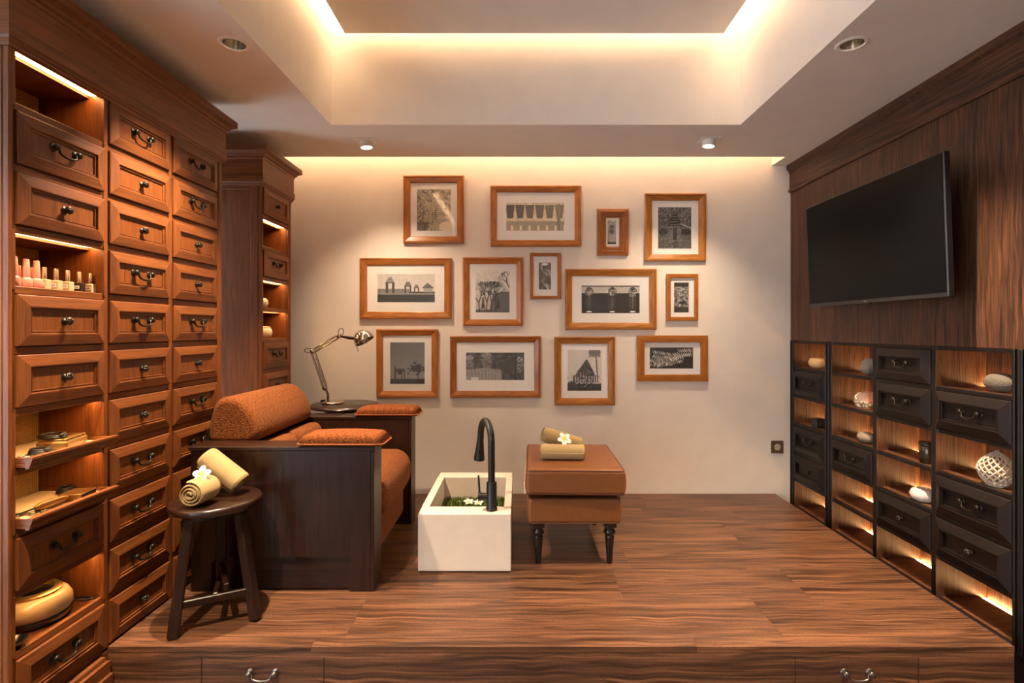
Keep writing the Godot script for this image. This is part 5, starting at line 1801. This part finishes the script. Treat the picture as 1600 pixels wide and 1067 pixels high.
func bottle_clear(label: String, at: Vector3, tint: Material) -> void:
	var t := thing("nail_polish", label, "nail polish", at, 0.12, "nail polish in the lit niche")
	bpart("bottle", Vector3(-0.0125, 0, -0.0125), Vector3(0.0125, 0.030, 0.0125), tint, t, 0.002)
	bpart("label_strip", Vector3(-0.0092, 0.010, 0.0126), Vector3(0.0092, 0.020, 0.0129), M.paper, t, 0.0)
	bpart("label_print", Vector3(-0.006, 0.0135, 0.01295), Vector3(0.006, 0.0160, 0.0131), M.bronze, t, 0.0)
	var mb := MB.new()
	mb.lathe([Vector2(0, 0.0302), Vector2(0.0065, 0.0302), Vector2(0.0065, 0.066), Vector2(0.006, 0.067), Vector2(0, 0.067)], 16)
	part("cap", mb.put(), M.cap_gold, t)

func make_cabinet_goods() -> void:
	M.polish_pink = mat(srgb(206, 132, 108), 0.2)
	M.cap_pink = mat(srgb(206, 138, 116), 0.35)
	M.polish_clear = mat(srgb(196, 160, 118), 0.12)
	M.polish_black = mat(srgb(38, 26, 20), 0.15)
	M.cap_gold = mat(srgb(226, 190, 150), 0.22, 0.85)
	M.cable = mat(srgb(24, 20, 18), 0.5)
	M.gold_case = mat(srgb(150, 112, 62), 0.32, 0.6)
	M.warmer = mat(srgb(176, 146, 104), 0.28)
	M.wax = mat(srgb(222, 204, 170), 0.25)
	# nail polish: shelf of the fourth row, column nearest the room
	var y := ROW_TOP - 4 * ROW + 0.0118
	var row := func(px: float, x: float) -> Vector3:
		return Vector3(x, y, -FOCAL * x / (px - VP.x))
	bottle_pink("tall pink nail polish standing against the cabinet's outer stile", row.call(22, -1.470), 1.04)
	bottle_pink("tall pink nail polish second of the three tall ones", row.call(41, -1.470), 1.0)
	bottle_pink("tall pink nail polish beside the small square bottles", row.call(57, -1.470), 1.0)
	bottle_pink("pale nail polish half hidden behind the first tall bottle", row.call(29, -1.510), 0.8)
	bottle_pink("pale nail polish half hidden between the second and third tall bottles", row.call(50, -1.510), 0.8)
	var lab := ["square nail polish bottle next to the tall pink ones", "square nail polish bottle second in the row of five", "square nail polish bottle in the middle of the row of five", "square nail polish bottle with a dark label", "square nail polish bottle at the end by the niche wall"]
	for k in 5:
		bottle_clear(lab[k], row.call([69, 87.5, 105.5, 123.5, 141][k], -1.468), M.polish_black if k == 3 else M.polish_clear)
	# upper tray: a gold tool case with its cable, a cloth, scissors
	var ty := ROW_TOP - 7 * ROW + 0.011 + 0.0205
	var on := func(px: float, x: float, yy: float) -> Vector3:
		return Vector3(x, yy, -FOCAL * x / (px - VP.x))
	var c: Vector3 = on.call(98, -1.475, ty)
	var t := thing("tool_case", "flat gold electric nail drill lying on the upper pull-out tray", "nail drill", c, 0.25)
	bpart("case", Vector3(-0.042, 0.0, -0.062), Vector3(0.042, 0.028, 0.062), M.gold_case, t, 0.006)
	bpart("lid_edge", Vector3(-0.038, 0.0282, -0.058), Vector3(0.038, 0.034, 0.058), M.brass, t, 0.003)
	coil("black coiled cable lying on the gold nail drill", c + Vector3(-0.005, 0.0345, 0.030), 0.038, 0.030, 2)
	coil("black coiled cable under the edge of the upper tray's drill", c + Vector3(0.020, 0.0005, 0.100), 0.030, 0.022, 3)
	scissors("steel cuticle scissors on the upper pull-out tray", on.call(40, -1.465, ty + 0.0005), 0.5)
	# lower tray
	ty = ROW_TOP - 8 * ROW + 0.011 + 0.0205
	t = thing("tool_box", "gold box with a dark end on the lower pull-out tray", "box", on.call(122, -1.450, ty), 0.12)
	bpart("box", Vector3(-0.034, 0, -0.036), Vector3(0.034, 0.022, 0.040), M.gold_case, t, 0.002)
	bpart("end_label", Vector3(0.0342, 0.003, -0.030), Vector3(0.0350, 0.019, 0.034), M.black_gloss, t, 0.0)
	t = thing("hand_drill", "bronze pen-shaped nail drill lying on the lower pull-out tray", "nail drill", on.call(84, -1.455, ty + 0.0135), 0.0)
	var mb := MB.new()
	mb.tube([Vector3(-0.004, 0, 0.060), Vector3(0, 0, 0.045), Vector3(0, 0, 0.0), Vector3(0.002, 0, -0.03), Vector3(0.004, 0, -0.050)], [0.006, 0.013, 0.013, 0.010, 0.004], 14)
	part("barrel", mb.put(), M.gold_case, t)
	mb = MB.new()
	mb.tube([Vector3(-0.004, 0.0, 0.058), Vector3(-0.02, -0.006, 0.09), Vector3(-0.05, -0.009, 0.10), Vector3(-0.09, -0.010, 0.07)], [0.003], 8)
	part("cable", mb.put(), M.cable, t)
	coil("black coiled cable standing behind the nail tools of the lower tray", on.call(104, -1.530, ty + 0.001), 0.026, 0.024, 4)
	scissors("steel cuticle scissors at the front of the lower pull-out tray", on.call(58, -1.462, ty + 0.0005), 0.9)
	scissors("steel nail nippers on the liner of the lower tray", on.call(34, -1.478, ty + 0.0005), -0.2)
	# wax warmer on the tenth row
	var wy := ROW_TOP - 10 * ROW + 0.0118
	c = on.call(52, -1.545, wy)
	t = thing("wax_warmer", "round cream and gold wax warmer in the lowest lit niche", "wax warmer", c)
	mb = MB.new()
	mb.lathe([Vector2(0, 0.0), Vector2(0.085, 0.0), Vector2(0.096, 0.008), Vector2(0.098, 0.022), Vector2(0.095, 0.024), Vector2(0, 0.024)], 40)
	part("base", mb.put(), M.black_gloss, t)
	mb = MB.new()
	mb.lathe([Vector2(0.092, 0.0242), Vector2(0.099, 0.035), Vector2(0.097, 0.058), Vector2(0.086, 0.078), Vector2(0.070, 0.086), Vector2(0.066, 0.084), Vector2(0.064, 0.050), Vector2(0, 0.046)], 40)
	part("bowl", mb.put(), M.warmer, t)
	mb = MB.new()
	mb.lathe([Vector2(0.068, 0.0862), Vector2(0.072, 0.092), Vector2(0.064, 0.098), Vector2(0.052, 0.096), Vector2(0.050, 0.088), Vector2(0.06, 0.086)], 40)
	part("rim", mb.put(), M.brass, t)
	mb = MB.new()
	mb.lathe([Vector2(0, 0.078), Vector2(0.052, 0.078), Vector2(0.052, 0.084), Vector2(0.046, 0.088), Vector2(0, 0.089)], 32)
	part("lid", mb.put(), M.black_gloss, t)
	mb = MB.new()
	var pts := []
	for k in 20:
		var u := k / 19.0
		pts.append(Vector3(0.02 + 0.07 * sin(u * PI), 0.012 - 0.0085 * minf(1.0, u * 4.0), -0.095 - 0.035 * sin(u * PI * 0.62)))
	mb.tube(pts, [0.003], 8)
	part("cord", mb.put(), M.cable, t)
	t = thing("dish", "small black dish at the front of the lowest lit niche", "dish", on.call(22, -1.458, wy))
	mb = MB.new()
	mb.lathe([Vector2(0, 0), Vector2(0.018, 0), Vector2(0.034, 0.020), Vector2(0.036, 0.024), Vector2(0.032, 0.022), Vector2(0.014, 0.006), Vector2(0, 0.005)], 28, Vector2(0.8, 1.0))
	part("bowl", mb.put(), M.black_gloss, t)
	# narrow cabinet
	y = ROW_TOP - 4 * ROW + 0.0118
	t = thing("ceramic_ball", "white round ceramic ball in the narrow cabinet", "ornament", on.call(410.5, -1.475, y))
	mb = MB.new()
	mb.lathe([Vector2(0, 0), Vector2(0.014, 0.0), Vector2(0.026, 0.010), Vector2(0.031, 0.028), Vector2(0.026, 0.046), Vector2(0.014, 0.056), Vector2(0.011, 0.056), Vector2(0.009, 0.050), Vector2(0, 0.048)], 28)
	part("ball", mb.put(), M.wax, t)
	y = ROW_TOP - 5 * ROW + 0.0118
	t = thing("ceramic_pot", "small white ceramic pot with a lid in the narrow cabinet", "pot", on.call(412, -1.500, y))
	mb = MB.new()
	mb.lathe([Vector2(0, 0), Vector2(0.032, 0.0), Vector2(0.044, 0.012), Vector2(0.047, 0.034), Vector2(0.043, 0.052), Vector2(0.036, 0.058), Vector2(0, 0.058)], 32)
	part("pot", mb.put(), M.wax, t)
	mb = MB.new()
	mb.lathe([Vector2(0, 0.0582), Vector2(0.038, 0.0582), Vector2(0.039, 0.063), Vector2(0.030, 0.067), Vector2(0, 0.069)], 32)
	part("lid", mb.put(), M.wax, t)

func coil(label: String, at: Vector3, rx: float, rz: float, loops: int) -> void:
	var t := thing("cable", label, "cable", at)
	var mb := MB.new()
	var pts := []
	for k in loops * 20 + 1:
		var a := TAU * k / 20.0
		var f := 1.0 - 0.07 * (a / TAU)
		pts.append(Vector3(cos(a) * rx * f, 0.003 + 0.0045 * (a / TAU), sin(a) * rz * f))
	pts.append(pts[-1] + Vector3(0.012, 0.0, 0.026))
	mb.tube(pts, [0.0042], 7)
	part("coil", mb.put(), M.cable, t)

func scissors(label: String, at: Vector3, turn: float) -> void:
	var t := thing("scissors", label, "scissors", at, turn, "manicure scissors")
	for s in [-1.0, 1.0]:
		var mb := MB.new()
		var pts := []
		for k in 17:
			var a := TAU * k / 16.0
			pts.append(Vector3(s * 0.013 + cos(a) * 0.010, 0.003, 0.032 + sin(a) * 0.013))
		mb.tube(pts, [0.0022], 6, false)
		mb.tube([Vector3(s * 0.008, 0.003, 0.020), Vector3(0, 0.0035, -0.002), Vector3(-s * 0.004, 0.003, -0.038)], [0.0022, 0.003, 0.0008], 6)
		part("blade", mb.put(), M.steel, t)

# ------------------------------------------------------------------ ornaments in the right unit
func shelf_y(row: int) -> float:
	return RTOP - (row + 1) * RROW + 0.0098

func spot_r(px: float, row: int, x: float) -> Vector3:
	return Vector3(x, shelf_y(row), -FOCAL * x / (px - VP.x))

func speckled(c: Color, sd: int, freq: float, low: float, relief: float) -> StandardMaterial3D:
	var m := tinted(mat(c, 0.8), noise_tex(sd, freq, 128, low, 1.0, 3))
	return bumpy(m, noise_tex(sd + 1, freq, 128), relief, 12.0)

func pebble(called: String, label: String, cat: String, at: Vector3, r: Vector3, m: Material, turn := 0.0) -> Node3D:
	var t := thing(called, label, cat, at, turn)
	var mb := MB.new()
	mb.x = Transform3D(Basis.from_scale(r), Vector3(0, r.y, 0))
	var prof := []
	for k in 17:
		var a := -PI / 2 + PI * k / 16.0
		prof.append(Vector2(cos(a), maxf(sin(a), -0.985)))
	mb.lathe(prof, 32)
	# normals of a squashed ball
	for i in mb.n.size():
		var p := mb.v[i] - Vector3(0, r.y, 0)
		mb.n[i] = (p / (r * r)).normalized()
	part("stone", mb.put(), m, t)
	return t

func make_niche_goods() -> void:
	# first column
	var t := thing("shell_bowl", "smooth cream bowl with a curled rim in the niche by the picture wall", "bowl", spot_r(1277, 0, 1.885))
	var mb := MB.new()
	mb.lathe([Vector2(0, 0), Vector2(0.022, 0), Vector2(0.045, 0.016), Vector2(0.052, 0.036), Vector2(0.044, 0.060), Vector2(0.034, 0.066), Vector2(0.030, 0.062), Vector2(0.040, 0.040), Vector2(0.036, 0.020), Vector2(0, 0.010)], 36, Vector2(0.9, 1.25))
	part("bowl", mb.put(), mat(srgb(222, 178, 122), 0.4), t)
	t = thing("candle_box", "small square dark box in the niche below the curled bowl", "box", spot_r(1279, 2, 1.875))
	bpart("box", Vector3(-0.028, 0, -0.028), Vector3(0.028, 0.052, 0.028), M.black, t, 0.003)
	bpart("lid", Vector3(-0.029, 0.0522, -0.029), Vector3(0.029, 0.060, 0.029), M.black_gloss, t, 0.002)
	# second column
	pebble("coral_ball", "round pale ornament covered in tiny dark pores", "ornament", spot_r(1360, 0, 1.880), Vector3(0.047, 0.047, 0.047), speckled(srgb(206, 194, 182), 61, 0.20, 0.25, 0.6))
	t = thing("glass_jar", "clear glass bowl filled with dried petals in the middle niche", "jar", spot_r(1352, 1, 1.890))
	var g := mat(Color(0.95, 0.97, 0.95, 0.12), 0.04)
	g.transparency = BaseMaterial3D.TRANSPARENCY_ALPHA
	mb = MB.new()
	mb.lathe([Vector2(0, 0.001), Vector2(0.034, 0.001), Vector2(0.050, 0.016), Vector2(0.056, 0.036), Vector2(0.048, 0.066), Vector2(0.036, 0.084), Vector2(0.037, 0.088)], 36)
	part("glass", mb.put(), g, t)
	for k in 46:
		var a := rng.randf() * TAU
		var r := sqrt(rng.randf()) * 0.040
		var h := rng.randf_range(0.0125, 0.036)
		mb = MB.new()
		mb.x = Transform3D(Basis.from_euler(Vector3(rng.randf() * 3, rng.randf() * 6, rng.randf() * 3)), Vector3(cos(a) * r, h, sin(a) * r))
		mb.lathe([Vector2(0, -0.002), Vector2(0.008, -0.001), Vector2(0.011, 0.002), Vector2(0.006, 0.003), Vector2(0, 0.001)], 8, Vector2(1.0, 0.6))
		part("petal", mb.put(), [M.wax, M.brass, M.turf_dark if M.has("turf_dark") else M.linen, M.leather, M.canvas][k % 5], t)
	pebble("stone", "flattened speckled brown stone in the niche under the glass bowl", "stone", spot_r(1354, 2, 1.885), Vector3(0.042, 0.030, 0.052), speckled(srgb(186, 164, 138), 63, 0.12, 0.55, 0.15))
	# third column
	t = thing("candle_jar", "dark glass candle jar with a lid standing in the niche", "candle jar", spot_r(1450, 2, 1.885))
	mb = MB.new()
	mb.lathe([Vector2(0, 0), Vector2(0.030, 0), Vector2(0.034, 0.004), Vector2(0.034, 0.078), Vector2(0.031, 0.082), Vector2(0, 0.082)], 32)
	part("jar", mb.put(), mat(srgb(48, 38, 26), 0.12), t)
	bpart("label_strip", Vector3(-0.0342, 0.02, -0.012), Vector3(-0.0338, 0.055, 0.012), M.bronze, t, 0.0)
	mb = MB.new()
	mb.lathe([Vector2(0, 0.0822), Vector2(0.035, 0.0822), Vector2(0.035, 0.094), Vector2(0.033, 0.096), Vector2(0, 0.096)], 32)
	part("lid", mb.put(), M.bronze, t)
	t = thing("tealight_holder", "white round stone tealight holder in the niche under the candle jar", "candle holder", spot_r(1443, 3, 1.885))
	mb = MB.new()
	mb.lathe([Vector2(0, 0), Vector2(0.030, 0), Vector2(0.048, 0.012), Vector2(0.054, 0.030), Vector2(0.046, 0.050), Vector2(0.030, 0.058), Vector2(0.022, 0.057), Vector2(0.020, 0.046), Vector2(0, 0.044)], 36)
	part("bowl", mb.put(), speckled(srgb(228, 212, 200), 65, 0.06, 0.88, 0.05), t)
	mb = MB.new()
	mb.lathe([Vector2(0, 0.0445), Vector2(0.016, 0.0445), Vector2(0.016, 0.054), Vector2(0, 0.054)], 20)
	part("candle", mb.put(), M.petal, t)
	# fourth column
	pebble("pumice_stone", "large oblong grey pumice stone in the niche beside the end post", "stone", spot_r(1564, 0, 1.885), Vector3(0.040, 0.038, 0.066), speckled(srgb(150, 138, 120), 67, 0.16, 0.45, 0.5))
	var at := spot_r(1558, 2, 1.880)
	t = thing("lattice_vase", "pale openwork lattice vase with a pointed top", "vase", at)
	var rad := func(u: float) -> float:
		return lerpf(0.030, 0.058, sin(minf(u / 0.42, 1.0) * PI / 2)) if u < 0.42 else 0.058 * pow(maxf(0.0, cos((u - 0.42) / 0.58 * PI / 2)), 0.75) + 0.006 * u
	var H := 0.128
	var lat := speckled(srgb(206, 192, 170), 69, 0.1, 0.85, 0.05)
	for dirn in [-1.0, 1.0]:
		for k in 15:
			var pts := []
			for j in 19:
				var u := j / 18.0
				var a: float = TAU * k / 15.0 + dirn * u * 2.2
				var r: float = rad.call(u)
				pts.append(Vector3(cos(a) * r, 0.004 + u * H, sin(a) * r))
			mb = MB.new()
			mb.tube(pts, [0.0036, 0.0036, 0.0036, 0.0036, 0.0036, 0.0036, 0.0036, 0.0036, 0.0036, 0.0036, 0.0034, 0.0032, 0.003, 0.0028, 0.0025, 0.0022], 6)
			part("strand", mb.put(), lat, t)
	mb = MB.new()
	mb.lathe([Vector2(0, 0), Vector2(0.032, 0), Vector2(0.034, 0.004), Vector2(0.030, 0.008), Vector2(0, 0.008)], 28)
	part("foot", mb.put(), lat, t)
	mb = MB.new()
	mb.lathe([Vector2(0.017, H - 0.012), Vector2(0.012, H + 0.002), Vector2(0.005, H + 0.010), Vector2(0, H + 0.012)], 18)
	part("tip", mb.put(), lat, t)

func make_socket() -> void:
	var s := FOCAL / -WALL_Z
	var t := thing("wall_socket", "square brown wall socket low on the cream wall near the niche unit", "socket", at_scale(1213.8, 698, s))
	bpart("plate", Vector3(-0.041, -0.042, 0.0002), Vector3(0.041, 0.042, 0.008), mat(srgb(92, 72, 52), 0.4), t, 0.003)
	var mb := MB.new()
	mb.x = Transform3D(Basis(Vector3.RIGHT, PI / 2), Vector3(0, 0, 0.0082))
	mb.lathe([Vector2(0.0215, 0.0), Vector2(0.0215, 0.0012), Vector2(0.0195, 0.0012), Vector2(0.0195, 0.0004), Vector2(0.0, 0.0004)], 28)
	part("insert", mb.put(), mat(srgb(188, 172, 146), 0.4), t)
	for x in [-0.0085, 0.0085]:
		var pin := MB.new()
		pin.x = Transform3D(Basis(Vector3.RIGHT, PI / 2), Vector3(x, 0, 0.0088))
		pin.lathe([Vector2(0.0025, 0.0), Vector2(0.0025, 0.0003), Vector2(0, 0.0003)], 10)
		part("pin_hole", pin.put(), M.black, t)
